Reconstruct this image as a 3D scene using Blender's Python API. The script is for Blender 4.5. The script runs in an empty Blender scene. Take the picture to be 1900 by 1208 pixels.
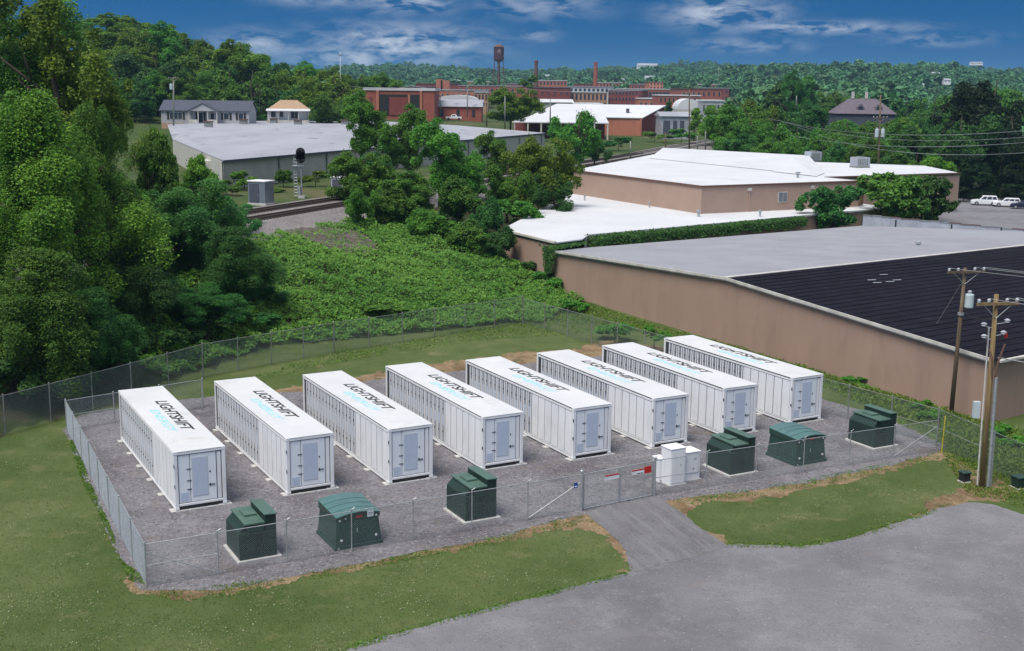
import bpy, bmesh, math, random
import numpy as np
from mathutils import Vector, Matrix, noise
R = math.radians
rng = np.random.default_rng(7)
random.seed(7)
scene = bpy.context.scene
col = scene.collection

# ------------------------------------------------------------------ camera, sky, sun, exposure
CAM_H, PITCH, ROLL, FOC = 19.8445, 0.1935, 0.0117, 2246.1     # metres, radians, radians, pixels at 1900 wide
cam = bpy.data.cameras.new('camera'); cam_ob = bpy.data.objects.new('camera', cam); col.objects.link(cam_ob)
cam.sensor_width = 36; cam.sensor_fit = 'HORIZONTAL'; cam.lens = FOC / 1900 * 36
cam.clip_start = 0.5; cam.clip_end = 20000
cam_ob.matrix_world = Matrix.Translation((0, 0, CAM_H)) @ Matrix.Rotation(math.pi / 2 - PITCH, 4, 'X') @ Matrix.Rotation(ROLL, 4, 'Z')
scene.camera = cam_ob
scene.view_settings.view_transform = 'Standard'; scene.view_settings.look = 'None'
scene.view_settings.gamma = 1; scene.view_settings.exposure = 0.5
SUN_EL, SUN_AZ = R(62), R(-140)                               # azimuth clockwise from +Y: sun on the left, high

world = bpy.data.worlds.new('World'); scene.world = world; world.use_nodes = True
nt = world.node_tree; nt.nodes.clear()
def N(tree, typ, **kw):
    n = tree.nodes.new(typ)
    for k, v in kw.items(): setattr(n, k, v)
    return n
def setin(n, **kw):
    for k, v in kw.items(): n.inputs[k].default_value = v
def math_n(tree, op, a, b=None, clamp=False):
    n = N(tree, 'ShaderNodeMath', operation=op, use_clamp=clamp)
    for i, s in enumerate((a, b)):
        if s is None: continue
        if isinstance(s, (int, float)): n.inputs[i].default_value = s
        else: tree.links.new(s, n.inputs[i])
    return n.outputs[0]
def build_sky():
    L = nt.links.new
    tc = N(nt, 'ShaderNodeTexCoord')
    sep = N(nt, 'ShaderNodeSeparateXYZ'); L(tc.outputs['Generated'], sep.inputs[0])
    x, y, z = sep.outputs
    # clear deep-blue air: the sky is read a little above the true direction so the horizon stays blue
    zz = math_n(nt, 'ADD', math_n(nt, 'MAXIMUM', z, 0.0), 0.42)
    cmb = N(nt, 'ShaderNodeCombineXYZ'); L(x, cmb.inputs[0]); L(y, cmb.inputs[1]); L(zz, cmb.inputs[2])
    nrm = N(nt, 'ShaderNodeVectorMath', operation='NORMALIZE'); L(cmb.outputs[0], nrm.inputs[0])
    sky = N(nt, 'ShaderNodeTexSky', sky_type='NISHITA', sun_disc=False)
    sky.sun_elevation = SUN_EL; sky.sun_rotation = SUN_AZ; sky.altitude = 300
    sky.air_density = 1.0; sky.dust_density = 0.1; sky.ozone_density = 4.0
    L(nrm.outputs[0], sky.inputs['Vector'])
    hs = N(nt, 'ShaderNodeHueSaturation'); setin(hs, Saturation=2.6, Value=0.60); L(sky.outputs[0], hs.inputs['Color'])
    # clouds: wispy sheet, thin near the horizon, broken cover overhead
    az = math_n(nt, 'ARCTAN2', x, y)
    el = math_n(nt, 'ARCSINE', z)
    def noise_at(sx, sy, ox, oy, scale, det=7, rough=.58, dist=0.6):
        c = N(nt, 'ShaderNodeCombineXYZ')
        L(math_n(nt, 'MULTIPLY_ADD', az, sx), c.inputs[0]); c.inputs[0].links[0].from_node.inputs[2].default_value = ox
        L(math_n(nt, 'MULTIPLY_ADD', el, sy), c.inputs[1]); c.inputs[1].links[0].from_node.inputs[2].default_value = oy
        nn = N(nt, 'ShaderNodeTexNoise'); setin(nn, Scale=scale, Detail=det, Roughness=rough, Distortion=dist)
        L(c.outputs[0], nn.inputs['Vector']); return nn.outputs[0]
    wisp = noise_at(10, 30, 3.1, 1.7, 3.0, 10, .60, .35)
    # low cloud banks seen over the town: azimuth, elevation, half widths (radians), strength
    banks = [(-0.092, 0.0335, 0.048, 0.0115, .98), (-0.130, 0.0230, 0.040, 0.0085, .72), (-0.085, 0.066, 0.028, 0.007, .7),
             (-0.15, 0.072, 0.036, 0.007, .7), (0.165, 0.060, 0.032, 0.0095, .9), (0.24, 0.0490, 0.050, 0.0036, .8), (0.02, 0.0650, 0.035, 0.008, .42), (0.185, 0.036, 0.035, .0045, .36), (0.33, 0.040, 0.03, .0035, .4), (-0.205, 0.032, 0.026, 0.008, .55), (0.02, 0.042, 0.010, 0.004, .45)]
    acc = None
    for a, e, wa, we, s in banks:
        da = math_n(nt, 'DIVIDE', math_n(nt, 'SUBTRACT', az, a), wa)
        de = math_n(nt, 'DIVIDE', math_n(nt, 'SUBTRACT', el, e), we)
        r2 = math_n(nt, 'ADD', math_n(nt, 'MULTIPLY', da, da), math_n(nt, 'MULTIPLY', de, de))
        m = math_n(nt, 'MULTIPLY', math_n(nt, 'POWER', 2.718, math_n(nt, 'MULTIPLY', r2, -0.8)), s)
        acc = m if acc is None else math_n(nt, 'MAXIMUM', acc, m)
    w = N(nt, 'ShaderNodeMapRange'); setin(w, **{'From Min': .42, 'From Max': .62}); L(wisp, w.inputs[0])
    low = math_n(nt, 'MULTIPLY', math_n(nt, 'POWER', math_n(nt, 'MULTIPLY', acc, w.outputs[0]), .8), 1.0, True)
    # cover overhead
    inv = math_n(nt, 'DIVIDE', 1.0, math_n(nt, 'ADD', math_n(nt, 'MAXIMUM', z, 0), .12))
    c = N(nt, 'ShaderNodeCombineXYZ'); L(math_n(nt, 'MULTIPLY', x, inv), c.inputs[0]); L(math_n(nt, 'MULTIPLY', y, inv), c.inputs[1])
    hn = N(nt, 'ShaderNodeTexNoise'); setin(hn, Scale=1.1, Detail=6, Roughness=.55, Distortion=.4); L(c.outputs[0], hn.inputs['Vector'])
    hm = N(nt, 'ShaderNodeMapRange'); setin(hm, **{'From Min': .34, 'From Max': .56}); L(hn.outputs[0], hm.inputs[0])
    up = N(nt, 'ShaderNodeMapRange', interpolation_type='SMOOTHSTEP'); setin(up, **{'From Min': .10, 'From Max': .34, 'To Max': .92}); L(el, up.inputs[0])
    high = math_n(nt, 'MULTIPLY', hm.outputs[0], up.outputs[0])
    cov = math_n(nt, 'MAXIMUM', math_n(nt, 'MULTIPLY', low, .80), high, True)
    mix = N(nt, 'ShaderNodeMix', data_type='RGBA'); L(cov, mix.inputs[0]); L(hs.outputs[0], mix.inputs[6])
    mix.inputs[7].default_value = (5.4, 5.7, 6.3, 1)
    bg = N(nt, 'ShaderNodeBackground'); bg.inputs['Strength'].default_value = 0.10; L(mix.outputs[2], bg.inputs[0])
    out = N(nt, 'ShaderNodeOutputWorld'); L(bg.outputs[0], out.inputs[0])
build_sky()

sun = bpy.data.lights.new('sun', 'SUN'); sun.energy = 2.8; sun.angle = R(32); sun.color = (1, .95, .86)
sun_ob = bpy.data.objects.new('sun', sun); col.objects.link(sun_ob)
sun_dir = Vector((math.sin(SUN_AZ) * math.cos(SUN_EL), math.cos(SUN_AZ) * math.cos(SUN_EL), math.sin(SUN_EL)))
sun_ob.rotation_euler = sun_dir.to_track_quat('Z', 'Y').to_euler(); sun_ob.location = (-60, 0, 90)

# ------------------------------------------------------------------ surveying helpers: photo sightline -> place on the map
def ray(px, py):
    a, b = px - 950, py - 604; c, s = math.cos(ROLL), math.sin(ROLL)
    a, b = c * a + s * b, -s * a + c * b
    d = (a / FOC, 1, -b / FOC); cp, sp = math.cos(PITCH), math.sin(PITCH)
    return (d[0], d[1] * cp + d[2] * sp, -d[1] * sp + d[2] * cp)
def G(px, py, z=0.0):
    d = ray(px, py); t = (z - CAM_H) / d[2]; return Vector((d[0] * t, d[1] * t, z))
def D(px, py, Y):
    d = ray(px, py); t = Y / d[1]; return Vector((d[0] * t, Y, d[2] * t + CAM_H))

# ------------------------------------------------------------------ mesh helpers
class MB:
    """collects boxes, tubes and polygons; build() links them as ONE mesh object"""
    def __init__(s): s.v = []; s.f = []
    def add(s, vs, fs, M=None):
        o = len(s.v)
        s.v += [tuple(M @ Vector(p)) for p in vs] if M is not None else [tuple(p) for p in vs]
        s.f += [tuple(i + o for i in f) for f in fs]; return s
    def box(s, a, b, M=None):
        x0, y0, z0 = a; x1, y1, z1 = b
        return s.add([(x0, y0, z0), (x1, y0, z0), (x1, y1, z0), (x0, y1, z0), (x0, y0, z1), (x1, y0, z1), (x1, y1, z1), (x0, y1, z1)],
                     [(3, 2, 1, 0), (4, 5, 6, 7), (0, 1, 5, 4), (1, 2, 6, 5), (2, 3, 7, 6), (3, 0, 4, 7)], M)
    def tube(s, p, q, r, r2=None, n=8, caps=True):
        p, q = Vector(p), Vector(q); r2 = r if r2 is None else r2
        d = (q - p).normalized(); a = d.orthogonal().normalized(); b = d.cross(a)
        vs = []
        for c, rr in ((p, r), (q, r2)):
            for i in range(n):
                t = 2 * math.pi * i / n; vs.append(c + (a * math.cos(t) + b * math.sin(t)) * rr)
        fs = [(i, (i + 1) % n, n + (i + 1) % n, n + i) for i in range(n)]
        if caps: fs += [tuple(range(n - 1, -1, -1)), tuple(range(n, 2 * n))]
        return s.add(vs, fs)
    def path(s, pts, radii, n=6):
        pts = [Vector(p) for p in pts]; o = len(s.v); vs = []
        for i, p in enumerate(pts):
            d = (pts[min(i + 1, len(pts) - 1)] - pts[max(i - 1, 0)]).normalized()
            a = d.cross(Vector((.31, .95, .05))); a = a.normalized() if a.length > .05 else d.orthogonal().normalized()
            b = d.cross(a)
            r = radii[i] if hasattr(radii, '__len__') else radii
            for k in range(n):
                t = 2 * math.pi * k / n; vs.append(p + (a * math.cos(t) + b * math.sin(t)) * r)
        fs = [(i * n + k, i * n + (k + 1) % n, (i + 1) * n + (k + 1) % n, (i + 1) * n + k) for i in range(len(pts) - 1) for k in range(n)]
        fs += [tuple(range(n - 1, -1, -1)), tuple((len(pts) - 1) * n + k for k in range(n))]
        return s.add(vs, fs)
    def prism(s, poly, z0, z1, M=None):
        n = len(poly)
        return s.add([(x, y, z0) for x, y in poly] + [(x, y, z1) for x, y in poly],
                     [tuple(range(n - 1, -1, -1)), tuple(range(n, 2 * n))] + [(i, (i + 1) % n, n + (i + 1) % n, n + i) for i in range(n)], M)
    def slab(s, top, th):
        """thick sheet from a list of 3-D top corners"""
        n = len(top); d = Vector((0, 0, th))
        t = [Vector(p) for p in top]
        return s.add(t + [p - d for p in t], [tuple(range(n)), tuple(range(2 * n - 1, n - 1, -1))] + [((i + 1) % n, i, n + i, n + (i + 1) % n) for i in range(n)])
    def lathe(s, prof, c, n=16, closed=True):
        vs = []
        for r, z in prof:
            for k in range(n):
                t = 2 * math.pi * k / n; vs.append((c[0] + r * math.cos(t), c[1] + r * math.sin(t), c[2] + z))
        m = len(prof)
        fs = [(i * n + k, i * n + (k + 1) % n, (i + 1) * n + (k + 1) % n, (i + 1) * n + k) for i in range(m - 1) for k in range(n)]
        if closed: fs += [tuple(range(n - 1, -1, -1)), tuple((m - 1) * n + k for k in range(n))]
        return s.add(vs, fs)
    def mesh(s, name, mat=None):
        me = bpy.data.meshes.new(name); me.from_pydata(s.v, [], s.f); me.update()
        bm = bmesh.new(); bm.from_mesh(me); bmesh.ops.recalc_face_normals(bm, faces=bm.faces); bm.to_mesh(me); bm.free()
        if mat: me.materials.append(mat)
        return me
    def build(s, name, mat, parent=None, world=True, smooth=False, bevel=0):
        if parent is not None and world:
            Mi = WM[parent.name].inverted(); s.v = [tuple(Mi @ Vector(p)) for p in s.v]
        me = s.mesh(name, mat)
        if smooth: me.polygons.foreach_set('use_smooth', [True] * len(me.polygons))
        return link(name, me, parent, bevel)
WM = {}
def link(name, me, parent=None, bevel=0):
    o = bpy.data.objects.new(name, me); col.objects.link(o)
    if parent is not None:
        o.parent = parent; WM[o.name] = WM[parent.name]
    else: WM[o.name] = Matrix.Identity(4)
    if bevel:
        m = o.modifiers.new('bevel', 'BEVEL'); m.width = bevel; m.segments = 1; m.limit_method = 'ANGLE'
    return o
def thing(name, label, cat, loc=(0, 0, 0), rz=0, group=None):
    o = bpy.data.objects.new(name, None); col.objects.link(o); o.empty_display_size = .3
    o.location = loc; o.rotation_euler = (0, 0, rz)
    WM[o.name] = Matrix.Translation(loc) @ Matrix.Rotation(rz, 4, 'Z')
    o['label'] = label; o['category'] = cat
    if group: o['group'] = group
    return o
def tag(o, label, cat, group=None):
    o['label'] = label; o['category'] = cat
    if group: o['group'] = group
    return o
def kind(o, k, label=None):
    o['kind'] = k
    if label: o['label'] = label
    return o

# ------------------------------------------------------------------ materials
MATS = {}
def material(name, c1, c2=None, rough=.8, scale=3, detail=4, lo=.35, hi=.65, bump=0, bscale=40, metal=0, space='Position', spec=.3, c3=None, s3=12, lo3=.6, hi3=.7, stretch=None, rot=0, bdist=.02):
    if name in MATS: return MATS[name]
    m = bpy.data.materials.new(name); m.use_nodes = True; t = m.node_tree; t.nodes.clear(); L = t.links.new
    out = N(t, 'ShaderNodeOutputMaterial'); b = N(t, 'ShaderNodeBsdfPrincipled'); L(b.outputs[0], out.inputs[0])
    setin(b, Roughness=rough, Metallic=metal); b.inputs['Specular IOR Level'].default_value = spec
    if space == 'Position': vec = N(t, 'ShaderNodeNewGeometry').outputs['Position']
    else: vec = N(t, 'ShaderNodeTexCoord').outputs['Object']
    if stretch or rot:
        mp = N(t, 'ShaderNodeMapping'); mp.inputs['Rotation'].default_value = (0, 0, rot); mp.inputs['Scale'].default_value = stretch or (1, 1, 1)
        if rot:
            vr = N(t, 'ShaderNodeVectorRotate', rotation_type='Z_AXIS'); vr.inputs['Angle'].default_value = -rot; L(vec, vr.inputs[0]); vec = vr.outputs[0]; mp.inputs['Rotation'].default_value = (0, 0, 0)
        L(vec, mp.inputs[0]); vec = mp.outputs[0]
    if c2 is None: c2 = tuple(c * .82 for c in c1)
    n = N(t, 'ShaderNodeTexNoise'); setin(n, Scale=scale, Detail=detail, Roughness=.62); L(vec, n.inputs['Vector'])
    mr = N(t, 'ShaderNodeMapRange'); setin(mr, **{'From Min': lo, 'From Max': hi}); L(n.outputs[0], mr.inputs[0])
    mx = N(t, 'ShaderNodeMix', data_type='RGBA'); L(mr.outputs[0], mx.inputs[0]); mx.inputs[6].default_value = (*c1, 1); mx.inputs[7].default_value = (*c2, 1)
    colr = mx.outputs[2]
    if c3 is not None:
        n3 = N(t, 'ShaderNodeTexNoise'); setin(n3, Scale=s3, Detail=3, Roughness=.6); L(vec, n3.inputs['Vector'])
        m3 = N(t, 'ShaderNodeMapRange'); setin(m3, **{'From Min': lo3, 'From Max': hi3}); L(n3.outputs[0], m3.inputs[0])
        x3 = N(t, 'ShaderNodeMix', data_type='RGBA'); L(m3.outputs[0], x3.inputs[0]); L(colr, x3.inputs[6]); x3.inputs[7].default_value = (*c3, 1); colr = x3.outputs[2]
    L(colr, b.inputs['Base Color'])
    if bump:
        nb = N(t, 'ShaderNodeTexNoise'); setin(nb, Scale=bscale, Detail=3); L(vec, nb.inputs['Vector'])
        bp = N(t, 'ShaderNodeBump'); setin(bp, Strength=bump, Distance=bdist); L(nb.outputs[0], bp.inputs['Height']); L(bp.outputs[0], b.inputs['Normal'])
    MATS[name] = m; return m

def ground_mat(name, layers, bump=.6, bscale=9, bdist=.05, rough=.95, streak=None):
    """layers: list of (colour, noise scale per metre, lo, hi, detail); the first is the base"""
    m = bpy.data.materials.new(name); m.use_nodes = True; t = m.node_tree; t.nodes.clear(); L = t.links.new
    out = N(t, 'ShaderNodeOutputMaterial'); b = N(t, 'ShaderNodeBsdfPrincipled'); L(b.outputs[0], out.inputs[0]); setin(b, Roughness=rough); b.inputs['Specular IOR Level'].default_value = .15
    pos = N(t, 'ShaderNodeNewGeometry').outputs['Position']; cur = None
    for i, (c, sc, lo, hi, det) in enumerate(layers):
        if cur is None:
            rgb = N(t, 'ShaderNodeRGB'); rgb.outputs[0].default_value = (*c, 1); cur = rgb.outputs[0]; continue
        ad = N(t, 'ShaderNodeVectorMath', operation='ADD'); L(pos, ad.inputs[0]); ad.inputs[1].default_value = (i * 17.3, i * 9.1, i * 3.7)
        n = N(t, 'ShaderNodeTexNoise'); setin(n, Scale=sc, Detail=det, Roughness=.62); L(ad.outputs[0], n.inputs['Vector'])
        mr = N(t, 'ShaderNodeMapRange'); setin(mr, **{'From Min': lo, 'From Max': hi}); L(n.outputs[0], mr.inputs[0])
        x = N(t, 'ShaderNodeMix', data_type='RGBA'); L(mr.outputs[0], x.inputs[0]); L(cur, x.inputs[6]); x.inputs[7].default_value = (*c, 1); cur = x.outputs[2]
    if streak:
        ang, c, sc = streak
        vr = N(t, 'ShaderNodeVectorRotate', rotation_type='Z_AXIS'); vr.inputs['Angle'].default_value = ang; L(pos, vr.inputs[0])
        mp = N(t, 'ShaderNodeMapping'); mp.inputs['Scale'].default_value = (sc, .18, 1); L(vr.outputs[0], mp.inputs[0])
        n = N(t, 'ShaderNodeTexNoise'); setin(n, Scale=1, Detail=5, Roughness=.7, Distortion=.3); L(mp.outputs[0], n.inputs['Vector'])
        mr = N(t, 'ShaderNodeMapRange'); setin(mr, **{'From Min': .47, 'From Max': .68, 'To Max': .75}); L(n.outputs[0], mr.inputs[0])
        x = N(t, 'ShaderNodeMix', data_type='RGBA'); L(mr.outputs[0], x.inputs[0]); L(cur, x.inputs[6]); x.inputs[7].default_value = (*c, 1); cur = x.outputs[2]
    L(cur, b.inputs['Base Color'])
    nb = N(t, 'ShaderNodeTexNoise'); setin(nb, Scale=bscale, Detail=4); L(pos, nb.inputs['Vector'])
    bp = N(t, 'ShaderNodeBump'); setin(bp, Strength=bump, Distance=bdist); L(nb.outputs[0], bp.inputs['Height']); L(bp.outputs[0], b.inputs['Normal'])
    MATS[name] = m; return m

def leaf_mat(name, dark, light, vary=.25, trans=.35):
    """leaf colour differs from leaf to leaf and from tree to tree"""
    m = bpy.data.materials.new(name); m.use_nodes = True; t = m.node_tree; t.nodes.clear(); L = t.links.new
    out = N(t, 'ShaderNodeOutputMaterial')
    at = N(t, 'ShaderNodeAttribute', attribute_name='tint')
    x = N(t, 'ShaderNodeMix', data_type='RGBA'); L(at.outputs['Fac'], x.inputs[0]); x.inputs[6].default_value = (*dark, 1); x.inputs[7].default_value = (*light, 1)
    oi = N(t, 'ShaderNodeObjectInfo'); hs = N(t, 'ShaderNodeHueSaturation')
    h = math_n(t, 'MULTIPLY_ADD', oi.outputs['Random'], .04); h.node.inputs[2].default_value = .48; L(h, hs.inputs['Hue'])
    v = math_n(t, 'MULTIPLY_ADD', oi.outputs['Random'], vary * 2); v.node.inputs[2].default_value = 1 - vary; L(v, hs.inputs['Value'])
    L(x.outputs[2], hs.inputs['Color'])
    d = N(t, 'ShaderNodeBsdfPrincipled'); setin(d, Roughness=.55); d.inputs['Specular IOR Level'].default_value = .25; L(hs.outputs[0], d.inputs['Base Color'])
    tr = N(t, 'ShaderNodeBsdfTranslucent'); L(hs.outputs[0], tr.inputs[0])
    mx = N(t, 'ShaderNodeMixShader'); mx.inputs[0].default_value = trans; L(d.outputs[0], mx.inputs[1]); L(tr.outputs[0], mx.inputs[2])
    L(mx.outputs[0], out.inputs[0]); MATS[name] = m; return m

WHITE = material('white_paint', (.80, .81, .83), (.72, .73, .76), .5, scale=.9, detail=7, c3=(.58, .58, .58), s3=.9, lo3=.60, hi3=.85, stretch=(1.6, 1.6, .5))
ROOFW = material('white_roof_paint', (.64, .645, .66), (.57, .58, .60), .55, scale=.35, detail=9, c3=(.49, .48, .46), s3=.8, lo3=.60, hi3=.85)
GREYP = material('pale_grey_paint', (.60, .63, .68), (.52, .55, .60), .5, scale=1.2, space='Object')
DARKG = material('dark_gap', (.06, .065, .075), (.04, .045, .05), .7, space='Object')
BLUEP = material('shade_blue_white', (.78, .82, .87), (.73, .77, .83), .4, scale=1.5, space='Object')  # blue of the shaded front ends put into the door colour
FILTER = material('blue_grey_filter', (.50, .57, .69), (.46, .53, .65), .6, scale=2, space='Object')
BLACK = material('black_paint', (.02, .02, .022), (.03, .03, .03), .6, space='Object')
CYAN = material('pale_cyan_paint', (.36, .68, .72), (.30, .62, .67), .5, space='Object')
CONC = material('concrete', (.55, .54, .53), (.42, .41, .40), .9, scale=4, bump=.3)
TGREEN = material('transformer_green', (.020, .058, .045), (.014, .044, .035), .38, scale=1.6, detail=6, space='Object', spec=.5)
TGREEN2 = material('transformer_dark_green', (.012, .034, .025), (.009, .026, .020), .5, scale=2, space='Object', spec=.45)
RECESS = material('grey_recess_paint', (.20, .215, .25), (.16, .175, .21), .6, scale=1.2, space='Object')
LIDG = material('grey_green_paint', (.085, .15, .12), (.065, .12, .095), .5, scale=1.5, detail=6, space='Object')  # lids lighter and greyer than the transformer bodies
TEAL = material('teal_roof_paint', (.075, .165, .155), (.055, .135, .13), .35, scale=2, detail=6, space='Object', spec=.5)
GALV = material('galvanised_steel', (.50, .52, .54), (.36, .38, .40), .45, scale=6, metal=.55)
GALVD = material('weathered_galvanised_steel', (.30, .33, .32), (.20, .20, .18), .6, scale=3, metal=.4)
WIRE = material('galvanised_wire', (.52, .57, .60), (.42, .46, .50), .5, scale=2, metal=.3)
WIREOLD = material('old_wire', (.26, .34, .33), (.18, .22, .21), .6, scale=.6, metal=.3)
REDP = material('red_paint', (.55, .02, .02), (.45, .02, .02), .5)
YELP = material('yellow_paint', (.50, .45, .05), (.42, .36, .05), .6)
BLUES = material('blue_sign_paint', (.03, .07, .35), (.03, .06, .3), .5)
TAN = material('tan_masonry', (.385, .262, .205), (.34, .23, .18), .9, scale=.35, detail=8, bump=.25, bscale=6, c3=(.305, .212, .168), s3=.9, lo3=.52, hi3=.8, stretch=(1, 1, .3))
TAN2 = material('tan_masonry_upper', (.40, .28, .225), (.36, .25, .20), .9, scale=.35, detail=8, bump=.2, bscale=6)
TRIM = material('brown_trim', (.16, .085, .065), (.12, .065, .05), .6)
WTRIM = material('white_trim', (.62, .60, .56), (.45, .43, .40), .6, scale=1.2)
ROOFG = material('grey_roof_membrane', (.30, .305, .335), (.25, .255, .285), .85, scale=.25, detail=9, c3=(.29, .30, .335), s3=.07, lo3=.5, hi3=.7, rot=R(-30))
ROOFD = material('dark_roof_sheet', (.014, .013, .021), (.009, .008, .014), .9, scale=.5, detail=9, c3=(.030, .028, .042), s3=1.3, lo3=.60, hi3=.8, spec=.08)
ROOFWH = material('white_roof_membrane', (.62, .63, .66), (.55, .56, .59), .75, scale=.15, detail=9, c3=(.46, .47, .50), s3=.5, lo3=.63, hi3=.8)
ROOFGR = material('weathered_metal_roof', (.36, .37, .41), (.29, .30, .34), .75, scale=.12, detail=9, c3=(.19, .20, .24), s3=.35, lo3=.60, hi3=.72, stretch=(1, .35, 1))
CREAMW = material('cream_wall', (.50, .49, .45), (.43, .42, .39), .85, scale=.5, detail=7)
CORR = material('corrugated_grey', (.47, .50, .55), (.36, .38, .43), .5, scale=.7, metal=.3)
BRICK = material('red_brick', (.36, .105, .080), (.29, .085, .065), .9, scale=.6, detail=8, c3=(.36, .17, .13), s3=2.5, lo3=.55, hi3=.75)
BRICKO = material('orange_brick', (.46, .185, .12), (.39, .15, .10), .9, scale=.6, detail=8)
BRICKD = material('dark_red_brick', (.245, .065, .062), (.19, .052, .05), .9, scale=.3, detail=8)
BRICKT = material('tan_brick', (.45, .28, .20), (.38, .23, .16), .9, scale=.5, detail=8)
GLASSD = material('dark_window_glass', (.03, .04, .06), (.05, .06, .09), .12, scale=.3, spec=.6)
SHING = material('grey_blue_shingle', (.085, .095, .125), (.065, .072, .10), .85, scale=1.5, detail=8)
SHINGP = material('purple_grey_shingle', (.15, .125, .15), (.12, .10, .125), .85, scale=1.5, detail=8)
SHINGO = material('orange_tile', (.42, .29, .19), (.36, .24, .16), .85, scale=1.5, detail=8)
SIDING = material('grey_siding', (.42, .42, .44), (.37, .37, .39), .7, scale=1)
WOODP = material('weathered_pole_wood', (.16, .115, .075), (.10, .072, .05), .9, scale=3, detail=8, stretch=(4, 4, .3), c3=(.22, .18, .12), s3=2)
WOODY = material('treated_pole_wood', (.27, .20, .09), (.18, .12, .06), .9, scale=3, detail=8, stretch=(4, 4, .3))
RUST = material('rusty_steel', (.17, .085, .06), (.10, .05, .04), .8, scale=1.2, detail=7, c3=(.28, .20, .16), s3=.5)
TANKM = material('dark_painted_tank', (.085, .035, .045), (.05, .022, .035), .7, scale=.5, detail=7, c3=(.45, .33, .30), s3=.25, lo3=.62, hi3=.66)
RAILM = material('rail_steel', (.075, .05, .04), (.05, .032, .028), .6, scale=3)
TIE = material('creosoted_tie', (.06, .045, .04), (.045, .034, .03), .9, scale=2)
CANM = material('pale_grey_transformer_can', (.50, .58, .60), (.44, .52, .54), .45, scale=2)
INSUL = material('insulator_grey', (.42, .44, .48), (.35, .36, .40), .3)
HUTM = material('aluminium_hut', (.26, .29, .33), (.20, .22, .26), .45, scale=.7, metal=.4)
BARK = material('bark', (.075, .058, .042), (.045, .035, .027), .95, scale=4, detail=6, space='Object', bump=.4)
CARW = material('white_car_paint', (.78, .79, .82), (.74, .75, .78), .25, spec=.5)
CARD = material('dark_blue_car_paint', (.012, .016, .04), (.015, .02, .05), .2, spec=.6)
TYRE = material('tyre_rubber', (.02, .02, .02), (.03, .03, .03), .85)
LEAF = [leaf_mat('leaf_mid_green', (0.053, 0.161, 0.025), (0.167, 0.360, 0.048)),
        leaf_mat('leaf_yellow_green', (0.068, 0.165, 0.019), (0.232, 0.384, 0.042)),
        leaf_mat('leaf_dark_green', (0.031, 0.106, 0.026), (0.100, 0.241, 0.050)),
        leaf_mat('leaf_blue_green', (0.040, 0.139, 0.036), (0.132, 0.302, 0.066)),
        leaf_mat('leaf_bright_green', (0.053, 0.166, 0.019), (0.176, 0.372, 0.049)),
        leaf_mat('leaf_very_dark', (0.010, 0.026, 0.008), (0.031, 0.066, 0.016))]
KUDZU = leaf_mat('kudzu_leaf', (0.055, 0.171, 0.021), (0.207, 0.384, 0.056), vary=0)
WEED = leaf_mat('weed_leaf', (0.060, 0.143, 0.018), (0.209, 0.322, 0.060), vary=.1)
FARLEAF = leaf_mat('hazed_far_leaf', (0.043, 0.132, 0.057), (0.134, 0.300, 0.117), vary=.3, trans=.2)  # raised dark tone puts some of the hill haze into the leaf colour

LAWN = ground_mat('lawn_grass', [((.078, .112, .032), 0, 0, 0, 0), ((.058, .090, .023), .05, .42, .58, 6), ((.112, .140, .052), .12, .42, .60, 6), ((.062, .094, .024), .35, .48, .70, 5), ((.122, .138, .056), 1.3, .56, .80, 6),
                                 ((.070, .104, .028), 5, .50, .74, 5), ((.135, .160, .065), 14, .60, .76, 4), ((.24, .24, .14), 6.5, .69, .76, 6), ((.175, .168, .078), .6, .58, .78, 8)], bump=.9, bscale=11, bdist=.08)
FIELD = ground_mat('rough_ground', [((.055, .085, .025), 0, 0, 0, 0), ((.11, .105, .05), .06, .5, .65, 5), ((.035, .065, .016), .25, .5, .7, 5), ((.16, .13, .085), .15, .62, .72, 5)], bump=.5, bscale=2, bdist=.2)
GRAVEL = ground_mat('grey_gravel', [((.195, .188, .205), 0, 0, 0, 0), ((.128, .118, .126), .22, .42, .66, 6), ((.245, .236, .25), .7, .5, .74, 5), ((.060, .056, .060), 6, .52, .70, 5), ((.40, .39, .41), 8, .57, .71, 4), ((.165, .135, .115), .45, .60, .76, 5)], bump=1, bscale=14, bdist=.06)
LOT = ground_mat('worn_gravel_lot', [((.205, .200, .216), 0, 0, 0, 0), ((.140, .136, .148), .10, .40, .62, 8), ((.245, .238, .252), .45, .48, .76, 7), ((.105, .10, .108), 7, .56, .74, 5), ((.34, .33, .345), 9, .60, .74, 4), ((.165, .16, .172), .5, .50, .74, 10), ((.19, .175, .165), .25, .6, .75, 7)], bump=.8, bscale=12, bdist=.05)
DRIVE = ground_mat('tracked_drive', [((.165, .16, .17), 0, 0, 0, 0), ((.125, .12, .126), .6, .42, .68, 5), ((.075, .07, .074), 7, .54, .72, 5), ((.26, .25, .26), 9, .6, .74, 4)], bump=.6, bscale=12, bdist=.03, streak=(R(-18.6), (.215, .21, .22), 2.3))
SOIL = ground_mat('bare_straw_soil', [((.27, .195, .115), 0, 0, 0, 0), ((.165, .105, .060), .6, .42, .62, 6), ((.36, .275, .175), 2.2, .54, .74, 5), ((.075, .085, .032), 1.2, .54, .66, 6), ((.13, .10, .06), 9, .54, .7, 4)], bump=.9, bscale=10, bdist=.06)
BALLAST = ground_mat('rail_ballast', [((.215, .198, .20), 0, 0, 0, 0), ((.155, .138, .135), .3, .42, .66, 6), ((.30, .285, .285), 4, .5, .7, 4), ((.13, .115, .11), 5, .56, .7, 4)], bump=1, bscale=7, bdist=.1)
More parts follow.
